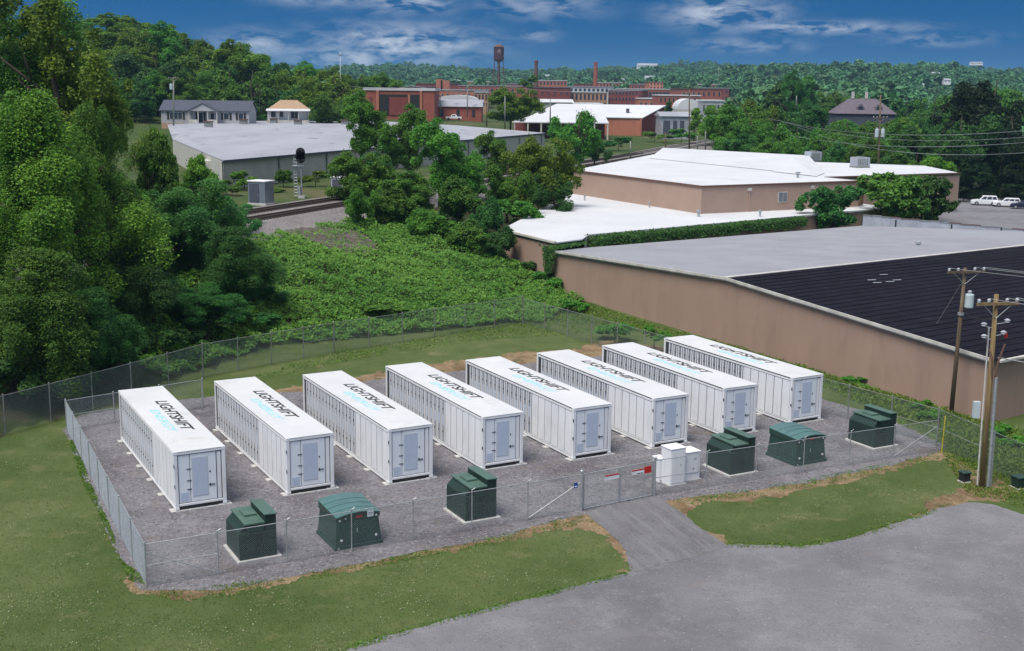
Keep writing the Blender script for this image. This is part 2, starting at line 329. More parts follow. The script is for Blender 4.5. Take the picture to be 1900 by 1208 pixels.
FLOOR = ground_mat('leaf_litter', [((.045, .042, .022), 0, 0, 0, 0), ((.03, .045, .014), .4, .45, .62, 5), ((.075, .060, .036), 2, .55, .72, 5)], bump=.8, bscale=5, bdist=.1)
DIRT = ground_mat('dark_bank_dirt', [((.11, .088, .078), 0, 0, 0, 0), ((.17, .145, .13), .9, .48, .66, 6), ((.05, .06, .025), .5, .56, .7, 5)], bump=.8, bscale=6, bdist=.1)
ASPH = ground_mat('car_park_asphalt', [((.20, .195, .215), 0, 0, 0, 0), ((.15, .145, .16), .1, .45, .62, 5), ((.26, .25, .27), .4, .55, .75, 5)], bump=.3)

# ------------------------------------------------------------------ terrain
RAIL0 = Vector((-30.36, 127.84)); RDIR = Vector((.3717, .9284)); RNL = Vector((-.9284, .3717))
def rail_u(x, y): return (x - RAIL0.x) * RNL.x + (y - RAIL0.y) * RNL.y
def sstep(a, b, t):
    t = min(1, max(0, (t - a) / (b - a))); return t * t * (3 - 2 * t)
BV = [-9, 0, .14, .55, .85, 1, 1.6]; BZ = [0, 0, .7, 3.7, 5.2, 5.8, 6.0]      # bank profile from its toe up to the ballast
def hz(x, y):
    u = rail_u(x, y)
    s = (x - RAIL0.x) * RDIR.x + (y - RAIL0.y) * RDIR.y
    toe = float(np.interp(s, [-60, -30, -12, 20], [-22.5, -25.5, -37, -38]))
    b = float(np.interp((u - toe) / (-8 - toe), BV, BZ))
    b *= 1 - sstep(60, 140, x) * (1 - sstep(250, 420, y))
    z = b
    if u > 9:
        z += 24 * math.exp(-(((x + 140) / 58) ** 2 + ((y - 398) / 90) ** 2))
        z += 3.0 * math.exp(-((x + 64) / 30) ** 2 - ((y - 288) / 24) ** 2) + 3.2 * math.exp(-((x + 30) / 45) ** 2 - ((y - 395) / 50) ** 2)
    z += 4.5 * sstep(360, 800, y)
    if y > 700:
        az = x / y
        ridge = np.interp(az, [-.6, -.16, -.1, -.05, 0, .07, .16, .25, .31, .4, .6], [60, 57, 66, 62, 56, 62, 76, 70, 80, 76, 80])
        near = 30 * sstep(.02, .25, az) * sstep(800, 1400, y)
        z += max(near, (ridge - 26) * sstep(1000, 2500, y) + 8 * sstep(900, 1500, y) * (noise.noise(Vector((x / 330, y / 330, 0))) + .3)) 
    if y > 220: z += .8 * noise.noise(Vector((x / 40, y / 40, 3)))
    return z
def build_ground():
    ys = [-60, -30, 0, 15] + list(np.arange(20, 190, 1.25)) + list(np.geomspace(192, 4600, 90))
    aa = np.linspace(-1, 1, 181); aa = np.sign(aa) * np.abs(aa) ** 1.15 * 1.3
    vs = []; n = len(aa)
    for y in ys:
        w = max(62, y * .72)
        for a in aa: vs.append((a * w, y, hz(a * w, y)))
    fs = [(j * n + i, j * n + i + 1, (j + 1) * n + i + 1, (j + 1) * n + i) for j in range(len(ys) - 1) for i in range(n - 1)]
    me = bpy.data.meshes.new('ground'); me.from_pydata(vs, [], fs); me.update()
    me.materials.append(LAWN); me.materials.append(FIELD); me.materials.append(FLOOR)
    def zone(x, y):
        u = rail_u(x, y); s = (x - RAIL0.x) * RDIR.x + (y - RAIL0.y) * RDIR.y
        fl = np.interp(x, [-80, -40, -30.5, -18.5, .93, 30], [40, 60, 64, 90.3, 102.3, 110])
        if x > 4 or y < fl + .6: return 0 if y < 112 else 1
        return 2 if u < -9 and s < 60 else 1
    mi = [zone(*vs[f[0]][:2]) for f in fs]
    me.polygons.foreach_set('material_index', mi); me.polygons.foreach_set('use_smooth', [True] * len(fs))
    kind(link('ground', me), 'structure', 'mown green lawn and rough land running to the hills')
build_ground()

def ragged(poly, amp=.12, step=.18, seed=0):
    """densify a map outline and roughen it like a real edge"""
    out = []
    for i, p in enumerate(poly):
        p = Vector((p[0], p[1])); q = Vector((poly[(i + 1) % len(poly)][0], poly[(i + 1) % len(poly)][1])); L = (q - p).length
        k = max(1, int(L / step)); t = (q - p).normalized() if L else Vector((1, 0)); nn = Vector((-t.y, t.x))
        for j in range(k):
            c = p + (q - p) * (j / k)
            o = amp * (noise.noise(Vector((c.x * .55, c.y * .55, seed))) * 1.3 + noise.noise(Vector((c.x * 2.6, c.y * 2.6, seed + 5))) * .8 + noise.noise(Vector((c.x * 7, c.y * 7, seed + 9))) * .5)
            out.append(c + nn * o)
    return out
from mathutils.geometry import tessellate_polygon
def sheet(name, poly, z, mat, label, amp=.12, step=.18, seed=0, drape=False):
    pts = ragged(poly, amp, step, seed); v3 = [Vector((p.x, p.y, 0)) for p in pts]
    tri = tessellate_polygon([v3])
    me = bpy.data.meshes.new(name); me.from_pydata([(p.x, p.y, z + (hz(p.x, p.y) if drape else 0)) for p in pts], [], [tuple(t) for t in tri]); me.update()
    bm = bmesh.new(); bm.from_mesh(me); bmesh.ops.recalc_face_normals(bm, faces=bm.faces)
    if bm.faces and sum(f.normal.z for f in bm.faces) < 0: bmesh.ops.reverse_faces(bm, faces=bm.faces)
    bm.to_mesh(me); bm.free(); me.materials.append(mat)
    return kind(link(name, me), 'structure', label)
def gp(*pts): return [G(x, y).xy for x, y in pts]
pad_edge = gp((118, 800), (150, 770), (222, 757), (380, 737), (480, 728), (560, 728), (700, 704), (860, 688), (1000, 672), (1120, 660), (1230, 655), (1300, 665), (1420, 690), (1530, 742), (1560, 750), (1640, 775), (1752, 826), (1735, 842), (1640, 866), (1500, 895), (1330, 918), (1230, 930), (1213, 928), (1085, 955), (1040, 966), (900, 1003), (700, 1040), (480, 1082), (400, 1095), (262, 1096), (236, 1058), (198, 980), (165, 905))
sheet('bare_soil', gp((252, 1104), (236, 1068), (262, 1072), (420, 1084), (700, 1040), (960, 982), (1030, 958), (1080, 946), (1110, 955), (1150, 985), (1172, 1050), (1155, 1062), (1148, 1025), (1115, 993), (1075, 978), (960, 1000), (760, 1036), (600, 1068), (420, 1102), (330, 1112)), .006, SOIL, 'strip of bare tan soil and straw along the front fence', .45, .15, 3)
sheet('bare_soil', gp((1228, 928), (1330, 908), (1500, 886), (1640, 856), (1735, 835), (1760, 842), (1745, 853), (1640, 878), (1500, 908), (1400, 925), (1290, 938), (1270, 948), (1300, 975), (1345, 1008), (1330, 1012), (1285, 985), (1250, 952), (1222, 936)), .006, SOIL, 'strip of bare tan soil right of the drive', .42, .15, 8)
sheet('bare_soil', gp((380, 752), (470, 730), (560, 714), (650, 700), (760, 680), (880, 664), (1000, 652), (1080, 645), (1100, 630), (1150, 632), (1180, 640), (1260, 640), (1240, 680), (1120, 690), (900, 715), (700, 740), (560, 765), (430, 772)), .006, SOIL, 'patchy brown soil behind the row of white containers', .7, .3, 12)
sheet('bare_soil', gp((1760, 850), (1800, 860), (1830, 880), (1880, 905), (1870, 935), (1800, 930), (1740, 945), (1690, 958), (1760, 920), (1790, 900), (1770, 875)), .006, SOIL, 'worn yellowish soil round the utility pole', .45, .2, 15)
sheet('gravel_pad', pad_edge, .012, GRAVEL, 'grey gravel pad inside the chain-link fence', .16, .16, 21)
lot_poly = gp((610, 1218), (700, 1188), (830, 1150), (1000, 1106), (1160, 1066), (1175, 1058), (1260, 1035), (1340, 1010), (1420, 1012), (1490, 1014), (1560, 1002), (1640, 980), (1735, 944), (1800, 932), (1840, 936), (1905, 955), (1960, 985)) + [Vector((40, 40)), Vector((40, 20)), Vector((-20, 20)), Vector((-9, 38))]
sheet('gravel_lot', lot_poly, .012, LOT, 'wide worn grey gravel lot in the foreground', .13, .16, 31)
sheet('driveway', gp((1083, 950), (1213, 922), (1232, 930), (1262, 948), (1300, 980), (1352, 1014), (1300, 1030), (1180, 1062), (1168, 1056), (1163, 1030), (1148, 1002), (1118, 978)), .018, DRIVE, 'tyre-tracked dark drive from the lot up to the gate', .07, .15, 41)

# ------------------------------------------------------------------ railway
def rail_pt(s, u, z=None):
    p = RAIL0 + RDIR * s + RNL * (u + 2.2 * math.exp(-((s - 125) / 70) ** 2) * -1); return Vector((p.x, p.y, hz(p.x, p.y) if z is None else z))
def build_rail():
    ss = np.arange(-60, 330, 4.0)
    prof = [(-11.2, -.3), (-9.0, .02), (-6.9, .42), (2.4, .45), (5.2, .06)]
    vs = []; n = len(prof)
    for s in ss:
        for u, dz in prof:
            p = rail_pt(s, u); vs.append((p.x, p.y, (5.82 if abs(u) < 9 else min(p.z, 5.7)) + dz if u > -11 else p.z + .03))
    fs = [(j * n + i, (j + 1) * n + i, (j + 1) * n + i + 1, j * n + i + 1) for j in range(len(ss) - 1) for i in range(n - 1)]
    me = bpy.data.meshes.new('ballast_bed'); me.from_pydata(vs, [], fs); me.update(); me.materials.append(BALLAST)
    bm = bmesh.new(); bm.from_mesh(me); bmesh.ops.recalc_face_normals(bm, faces=bm.faces)
    if sum(f.normal.z for f in bm.faces) < 0: bmesh.ops.reverse_faces(bm, faces=bm.faces)
    bm.to_mesh(me); bm.free()
    kind(link('ballast_bed', me), 'structure', 'grey stone ballast under the two railway tracks')
    tie = MB().box((-1.28, -.11, 0), (1.28, .11, .1)).mesh('tie', TIE)
    for uc, lab in ((0, 'railway track on the far side of the ballast, beside the grey hut'), (-4.4, 'railway track on the near side of the ballast, above the bank')):
        t = thing('railway_track', lab, 'railway track', rail_pt(0, uc, 6.24), 0, 'the two railway tracks')
        for du in (-.75, .75):
            m = MB(); m.path([rail_pt(s, uc + du, 6.42) for s in np.arange(-60, 330, 6.0)], .085, 4); m.build('rail', RAILM, t)
        ties = MB()
        for s in np.arange(-58, 150, .62):
            c = rail_pt(s, uc, 6.26); M = Matrix.Translation(c) @ Matrix.Rotation(math.atan2(RNL.y, RNL.x), 4, 'Z')
            ties.box((-1.28, -.11, 0), (1.28, .11, .09), M)
        o = ties.build('sleepers', TIE, t); o['kind'] = 'stuff'
build_rail()
DIRTP = [G(x, y, z).xy for x, y, z in ((515, 444, 4.9), (560, 432, 5.1), (620, 424, 5.3), (665, 424, 5.3), (700, 440, 5), (705, 468, 4.2), (650, 480, 3.8), (575, 473, 4.0), (540, 460, 4.4))]
def inside(x, y, P_):
    c = False; j = len(P_) - 1
    for i in range(len(P_)):
        if (P_[i][1] > y) != (P_[j][1] > y) and x < (P_[j][0] - P_[i][0]) * (y - P_[i][1]) / (P_[j][1] - P_[i][1]) + P_[i][0]: c = not c
        j = i
    return c
def draped(name, poly, dz, mat, label, step=.35):
    P_ = ragged(poly, .5, .3, 51); x0, x1 = min(p.x for p in P_), max(p.x for p in P_); y0, y1 = min(p.y for p in P_), max(p.y for p in P_); vs = {}; V = []; F = []
    def vid(i, j):
        if (i, j) not in vs: x, y = x0 + i * step, y0 + j * step; vs[i, j] = len(V); V.append((x, y, hz(x, y) + dz))
        return vs[i, j]
    for i in range(int((x1 - x0) / step)):
        for j in range(int((y1 - y0) / step)):
            if inside(x0 + (i + .5) * step, y0 + (j + .5) * step, P_): F.append((vid(i, j), vid(i + 1, j), vid(i + 1, j + 1), vid(i, j + 1)))
    me = bpy.data.meshes.new(name); me.from_pydata(V, [], F); me.update(); me.materials.append(mat); kind(link(name, me), 'structure', label)
draped('bank_dirt', DIRTP, .10, DIRT, 'bare dark dirt patch on the bank below the tracks')

# ------------------------------------------------------------------ chain-link fences
def chain_bay(p, q, h, s=.062, w=.0045, z0=.05):
    """woven wire between two posts: straight diagonal wires both ways, clipped to the bay"""
    p, q = Vector(p), Vector(q); L = (q.xy - p.xy).length; d = Vector(((q.x - p.x) / L, (q.y - p.y) / L, 0)); nn = Vector((-d.y, d.x, 0))
    vs = []; fs = []; hs = s * 1.414; H = h - z0
    zb = lambda t: p.z + (q.z - p.z) * t / L + z0
    for sg in (1, -1):
        k = -H
        while k < L:
            a0 = max(0, k); a1 = min(L, k + H)
            if a1 - a0 > .02:
                b0, b1 = a0 - k, a1 - k
                if sg < 0: b0, b1 = H - b0, H - b1
                A = Vector((p.x, p.y, 0)) + d * a0; A.z = zb(a0) + b0
                B = Vector((p.x, p.y, 0)) + d * a1; B.z = zb(a1) + b1
                o = len(vs); off = sg * .002
                up = (d * -sg + Vector((0, 0, 1))).normalized()
                for P in (A, B):
                    vs += [P + up * w * .6 + nn * off, P - up * w * .6 + nn * off, P + nn * (off + w)]
                fs += [(o, o + 1, o + 4, o + 3), (o + 1, o + 2, o + 5, o + 4), (o + 2, o, o + 3, o + 5)]
            k += hs
    m = MB(); m.v = [tuple(v) for v in vs]; m.f = fs; return m
def fence(pts, h, label, group, bay=3.0, postr=.038, mat=GALV, wmat=WIRE, arms=False, midrail=(), braces=(), wire=True, rail=True, ends=(True, True), wr=.0045, ws=.062):
    P = [Vector(p) for p in pts]
    t = thing('chain_link_fence', label, 'fence', P[0], 0, group)
    first = True; idx = 0
    for i in range(len(P) - 1):
        L = (P[i + 1] - P[i]).length; k = max(1, round(L / bay))
        for j in range(k):
            a = P[i].lerp(P[i + 1], j / k); b = P[i].lerp(P[i + 1], (j + 1) / k)
            posts = [a] if ((i, j) != (0, 0) or ends[0]) else []
            if i == len(P) - 2 and j == k - 1 and ends[1]: posts.append(b)
            for c in posts:
                corner = (c - P[i]).length < .01 or (c - P[i + 1]).length < .01
                lean = Vector((random.uniform(-.02, .02), random.uniform(-.02, .02), 0))
                m = MB(); m.tube(c - Vector((0, 0, .1)), c + lean + Vector((0, 0, h + .04)), postr * (1.35 if corner else 1), n=8)
                m.lathe([(postr * 1.2, 0), (postr * 1.3, .03), (postr * .6, .07)], c + lean + Vector((0, 0, h + .03)), 8)
                if arms and not corner:
                    dd = (b - a).normalized(); oo = Vector((dd.y, -dd.x, 0))
                    m.tube(c + lean + Vector((0, 0, h + .05)), c + lean + dd * .16 + Vector((0, 0, h + .15)), .014, n=6)
                m.build('fence_post', mat, t)
            if rail:
                MB().tube(a + Vector((0, 0, h - .02)), b + Vector((0, 0, h - .02)), .021, n=6).build('top_rail', mat, t)
            if idx in midrail:
                MB().tube(a + Vector((0, 0, h * .5)), b + Vector((0, 0, h * .5)), .02, n=6).build('brace_rail', mat, t)
            if idx in braces:
                MB().tube(a + Vector((0, 0, .1)), b + Vector((0, 0, h * .8)), .02, n=6).build('brace', GALV, t)
            if -idx - 1 in braces:
                MB().tube(b + Vector((0, 0, .1)), a + Vector((0, 0, h * .8)), .02, n=6).build('brace', GALV, t)
            if wire: chain_bay(a, b, h, ws, wr).build('wire_mesh', wmat, t)
            idx += 1
    return t
g0 = lambda x, y: G(x, y)
C_FL, C_BL, GATE_L, GATE_R, C_FR = g0(272, 1090), g0(125, 800), g0(1078, 948), g0(1213, 920), g0(1735, 838)
OLD_C = g0(970, 600); OLD_L = Vector((-30.5, 64.0, 0))
fence([C_BL, C_FL], 1.85, 'new chain-link fence along the left edge of the gravel pad', 'fences round the gravel pad', ends=(True, False), wr=.0052, ws=.055)
fence([C_FL, GATE_L], 1.85, 'new chain-link fence in front of the gravel pad, left of the gate', 'fences round the gravel pad', midrail=(0,), braces=(6, -1), arms=True, ends=(True, False), wr=.0030, postr=.027)
fence([GATE_R, C_FR], 1.85, 'new chain-link fence in front of the gravel pad, right of the gate', 'fences round the gravel pad', midrail=(0,), braces=(5,), arms=True, ends=(False, False), wr=.0030, postr=.027)
fence([C_BL, g0(377, 757)], 1.85, 'short chain-link fence run behind the leftmost container', 'fences round the gravel pad', ends=(False, True), midrail=(0, 3), braces=(-4,))
oldpts = [OLD_L, g0(245, 740), g0(377, 700), g0(620, 655), OLD_C]
for p in oldpts: p.z = max(0, hz(p.x, p.y))
fence(oldpts, 2.35, 'old weathered tall chain-link fence below the trees and green bank', 'old boundary fences', mat=GALVD, wmat=WIREOLD, midrail=(9, 13, 16, 18), bay=3.1, wr=.0055, ws=.055)
fence([OLD_C, g0(1737, 828), g0(1905, 905)], 2.2, 'old weathered chain-link fence along the long tan wall', 'old boundary fences', mat=GALVD, wmat=WIREOLD, midrail=(12, 13, 15, 16), bay=3.2, ends=(False, True))

# gate: two swing leaves on heavy posts, with warning signs
def gate():
    for c, lab in ((GATE_L, 'thick galvanised gate post left of the gate'), (GATE_R, 'thick galvanised gate post right of the gate')):
        t = thing('gate_post', lab, 'gate post', c)
        m = MB(); m.tube(c - Vector((0, 0, .1)), c + Vector((0, 0, 1.98)), .075, n=12); m.build('post', GALV, t, smooth=False)
        m = MB(); m.lathe([(.085, 0), (.085, .04), (.05, .08)], c + Vector((0, 0, 1.97)), 12); m.build('post_cap', GALV, t)
    mid = GATE_L.lerp(GATE_R, .51); d = (GATE_R - GATE_L).normalized()
    for a, b, lab in ((GATE_L + d * .14, mid - d * .05, 'left leaf of the chain-link gate, red-topped sign'), (mid + d * .05, GATE_R - d * .14, 'right leaf of the chain-link gate, red and white sign')):
        t = thing('gate_leaf', lab, 'gate', a, 0, 'leaves of the double gate')
        z0, z1 = Vector((0, 0, .09)), Vector((0, 0, 1.82))
        m = MB(); m.tube(a + z0, a + z1, .032); m.tube(b + z0, b + z1, .032); m.tube(a + z1, b + z1, .024); m.tube(a + z0, b + z0, .024); m.build('leaf_frame', GALV, t)
        chain_bay(a + Vector((0, 0, .06)), b + Vector((0, 0, .06)), 1.74).build('wire_mesh', WIRE, t)
        m = MB(); m.tube(a + Vector((0, 0, .4)), a - d * .1 + Vector((0, 0, .4)), .03); m.tube(a + Vector((0, 0, 1.5)), a - d * .1 + Vector((0, 0, 1.5)), .03)
        m.build('hinge', GALV, t)
    nn = Vector((d.y, -d.x, 0)) * .05
    def plate(c, w, h, z, mat, name, parent, off=1.0):
        m = MB(); ang = math.atan2(d.y, d.x); M = Matrix.Translation(c + nn * off + Vector((0, 0, z))) @ Matrix.Rotation(ang, 4, 'Z')
        m.box((-w / 2, -.006, -h / 2), (w / 2, .006, h / 2), M); return m.build(name, mat, parent)
    for pos, w, lab, redw in ((.40, .85, 'white sign with a thin red top on the left gate leaf', None), (.80, 1.15, 'red and white warning sign on the right gate leaf', .42)):
        c = GATE_L.lerp(GATE_R, pos); t = thing('warning_sign', lab, 'sign', c + nn, 0, 'signs on the gate')
        plate(c, w, .26, 1.44, WHITE, 'sign_plate', t)
        plate(c, w, .07, 1.535, REDP, 'red_band', t, 1.2)
        if redw:
            plate(c + d * (w / 2 - redw / 2 + .03), redw, .34, 1.46, REDP, 'red_panel', t, 1.45)
            plate(c - d * .08, .42, .12, 1.36, WHITE, 'white_strip', t, 1.45); plate(c - d * .1, .36, .035, 1.36, BLACK, 'print_line', t, 1.6)
    c = GATE_L.lerp(C_FL, .018); t = thing('warning_sign', 'small blue sign on the fence left of the gate', 'sign', c + nn)
    plate(c, .22, .26, 1.35, BLUES, 'sign_plate', t, 1.4); plate(c, .14, .05, 1.30, WHITE, 'print_line', t, 1.6)
    c = C_FL.lerp(GATE_L, .4705); t = thing('warning_sign', 'small grey sign on the fence before the first sloped-roof transformer', 'sign', c + nn)
    plate(c, .30, .28, 1.62, GREYP, 'sign_plate', t, 1.4); plate(c, .2, .05, 1.66, GALV, 'print_line', t, 1.6)
gate()

# ------------------------------------------------------------------ white containers
CW, CL, CH, YAW = 2.44, 13.2, 2.9, .4971
def text_mesh(body, size, mat, length, height, shear=.25, weight=.0):
    cu = bpy.data.curves.new('lettering', 'FONT'); cu.body = body; cu.size = 1; cu.shear = shear; cu.extrude = .004; cu.offset = weight
    ob = bpy.data.objects.new('lettering', cu); col.objects.link(ob)
    me = bpy.data.meshes.new_from_object(ob.evaluated_get(bpy.context.evaluated_depsgraph_get()))
    bpy.data.objects.remove(ob); bpy.data.curves.remove(cu)
    co = np.array([v.co for v in me.vertices]); lo, hi = co.min(0), co.max(0)
    for v in me.vertices:
        x = (v.co.x - lo[0]) / (hi[0] - lo[0]) * length; y = (v.co.y - lo[1]) / (hi[1] - lo[1]) * height
        v.co = (y, -x, v.co.z)                      # reads from the back end towards the front, letter tops to the right
    me.materials.clear(); me.materials.append(mat); return me
def container():
    t = thing('battery_container', '', 'container')
    B = lambda m, n, mt, par=t, bev=0: m.build(n, mt, par, world=False, bevel=bev)
    z0 = .08
    p = .17
    for x in (0, CW - p):
        for y in (0, CL - p):
            m = MB().box((x, y, z0), (x + p, y + p, CH - .02)); o = B(m, 'corner_post', WHITE, bev=.01)
            for zc in (z0 - .012, CH - .125):
                B(MB().box((x - .012, y - .012, zc), (x + p + .012, y + p + .012, zc + .13)), 'corner_casting', WHITE, o, .012)
    for x in (0, CW - .1):
        B(MB().box((x, p + .014, CH - .18), (x + .1, CL - p - .014, CH - .075)), 'top_rail', WHITE)
        m = MB().box((x + .0, p + .014, z0 + .0), (x + .1, CL - p - .014, z0 + .09)).box((x + .02, p + .014, z0 + .13), (x + .1, CL - p - .014, z0 + .20)); B(m, 'bottom_rail', WHITE)
    B(MB().box((.05, .11, z0 + .03), (CW - .05, CL - .1, CH - .06)), 'body', DARKG)  # core coloured dark to paint the shade in the gaps between panels
    # roof sheet with a small lip, and the lettering on it
    r = B(MB().box((-.012, -.012, CH), (CW + .012, CL + .012, CH + .028)), 'roof', ROOFW, bev=.012)
    L1 = text_mesh('LIGHTSHIFT', 1, BLACK, 6.35, .62, .22, .018); o = link('lettering', L1, r); o.location = (1.27, 9.85, CH + .0335)
    o['label'] = 'black slanted word LIGHTSHIFT on the roof'
    L2 = text_mesh('ENERGY', 1, CYAN, 4.7, .44, .22, .014); o = link('lettering', L2, r); o.location = (.62, 8.15, CH + .0335)
    o['label'] = 'pale cyan word ENERGY on the roof'
    # left side: door leaves, wide ones by the front, narrow ribbed ones behind
    y = p + .03; zb, zt = z0 + .22, CH - .225
    wide = MB().box((.012, 0, zb), (.05, .68, zt)); wide.box((.0, .32, zb + .03), (.0115, .355, zt - .03)); wide_me = wide.mesh('side_door', WHITE)
    i = 0
    while y + .7 < 4.9:
        o = link('side_door', wide_me, t); o.location = (0, y, 0)
        if i == 0:
            for zz in (CH - .75, CH - 1.75): B(MB().box((-.012, -.26, zz), (-.002, -.17, zz + .17), Matrix.Translation((0, 0.03, 0))), 'latch', BLACK, o)
        y += .745; i += 1
    nar = MB().box((.03, 0, zb), (.05, .48, zt)); nar_me = nar.mesh('side_door', RECESS); rib_me = MB().box((.0, 0, zb + .02), (.0295, .095, zt - .02)).mesh('rib', WHITE)
    inf = MB().box((.012, .17, zb + .95), (.0295, .32, zb + 1.55)); inf_me = inf.mesh('door_vent', FILTER)
    lt_me = MB().box((-.012, .20, zb + .55), (.0115, .28, zb + .63)).box((-.012, .20, zb + 1.85), (.0115, .28, zb + 1.93)).mesh('latch', DARKG)
    hb = MB().tube((.004, .245, zb + .06), (.004, .245, zt - .06), .014, n=6).mesh('lock_bar', GREYP)
    while y + .5 < CL - p - .01:
        o = link('side_door', nar_me, t); o.location = (0, y, 0)
        v = link('door_vent', inf_me, o); v2 = link('lock_bar', hb, o); link('latch', lt_me, o)
        for yy in (.015, .35): link('rib', rib_me, o).location = (0, yy, 0)
        y += .535
    # right side: ribbed sheet
    m = MB().box((CW - .05, p + .02, z0 + .21), (CW - .03, CL - p - .02, CH - .14))
    for k in range(34): m.box((CW - .0299, p + .1 + k * .375, z0 + .25), (CW - .004, p + .28 + k * .375, CH - .18))
    B(m, 'side_wall', GREYP)
    B(MB().box((p + .02, CL - .1, z0 + .2), (CW - p - .02, CL - .03, CH - .16)), 'rear_wall', GREYP)
    # front end
    B(MB().box((p + .01, .0, CH - .14), (CW - p - .01, .12, CH - .015)), 'front_header', WHITE, bev=.01)
    B(MB().box((p + .01, .0, z0 + .155), (CW - p - .01, .12, z0 + .265)), 'front_sill', WHITE, bev=.01)
    m = MB()
    for x0, x1 in ((.22, .62), (.70, 1.55), (1.63, 2.02)): m.box((x0, .01, z0 - .01), (x1, .11, z0 + .15))
    B(m, 'fork_pocket', BLACK)
    B(MB().box((p + .01, .012, z0 - .03), (CW - p - .01, .1, z0 - .0305 + .015)), 'foot_plate', WHITE)
    fz0, fz1 = z0 + .30, CH - .185
    o = B(MB().box((.215, .045, fz0), (.735, .11, fz1)), 'narrow_door', BLUEP, bev=.01)
    B(MB().box((.28, .032, fz0 + .06), (.66, .0445, fz0 + .50)), 'vent', FILTER, o)
    for zz in (fz0 + .62, fz0 + 1.05, fz0 + 1.62): B(MB().box((.58, .02, zz), (.80, .0445, zz + .035)), 'hinge', DARKG, o)
    o = B(MB().box((.765, .035, fz0), (1.99, .11, fz1)), 'front_door', BLUEP, bev=.012)
    B(MB().box((.83, .026, fz0 + .24), (1.60, .0345, fz1 - .16)), 'door_seal', GREYP, o)
    B(MB().box((.865, .018, fz0 + .275), (1.565, .0255, fz1 - .195)), 'filter_panel', FILTER, o)
    B(MB().box((1.62, .0, fz0 + .72), (1.90, .0345, fz0 + .76)).box((1.66, .01, fz0 + .66), (1.70, .0345, fz0 + .82)), 'door_handle', DARKG, o)
    B(MB().box((1.66, .022, fz0 + 1.35), (1.72, .0345, fz0 + 1.43)), 'lock', DARKG, o)
    B(MB().box((1.66, .022, fz0 + 1.05), (1.70, .0345, fz0 + 1.09)), 'rivet', GREYP, o)
    B(MB().box((2.035, .03, fz0 + .0), (2.215, .11, fz1 - .02)), 'door_jamb', WHITE)
    # concrete strips it rests on
    for k in range(6):
        y = .05 + k * (CL - .5) / 5
        B(MB().box((-.22, y - (.12 if k == 0 else 0), -.03), (CW + .24, y + .42, .045)), 'concrete_strip', CONC)
    return t
CONT = [(-15.774, 54.392), (-10.960, 56.886), (-6.144, 58.721), (-1.478, 61.245), (3.391, 63.213), (7.949, 65.550), (12.341, 68.101), (16.920, 70.881)]
CLAB = ['leftmost white container, nearest the left fence', 'second white container from the left, behind the first sloped-roof transformer', 'third white container from the left, left of the second tall transformer',
        'fourth white container from the left, front half hidden by a tall green transformer', 'fifth white container from the left, facing the closed gate', 'sixth white container from the left, behind the white cabinets',
        'seventh white container from the left, behind the third tall green transformer', 'rightmost white container, nearest the tan wall']
def clone(root, loc=None, rz=None, label=None, parent=None):
    c = root.copy(); col.objects.link(c)
    if parent is not None: c.parent = parent
    if loc is not None: c.location = loc
    if rz is not None: c.rotation_euler = (0, 0, rz)
    if label: c['label'] = label
    for ch in KIDS.get(root.name, ()): clone(ch, parent=c)
    return c
def index_kids():
    KIDS.clear()
    for o in col.objects:
        if o.parent: KIDS.setdefault(o.parent.name, []).append(o)
KIDS = {}
proto = container(); index_kids()
for i, ((x, y), lab) in enumerate(zip(CONT, CLAB)):
    if i == 0: proto.location = (x, y, .012); proto.rotation_euler = (0, 0, YAW); proto['label'] = lab; proto['group'] = 'row of white containers'
    else: clone(proto, (x, y, .012), YAW + random.uniform(-.004, .004), lab)

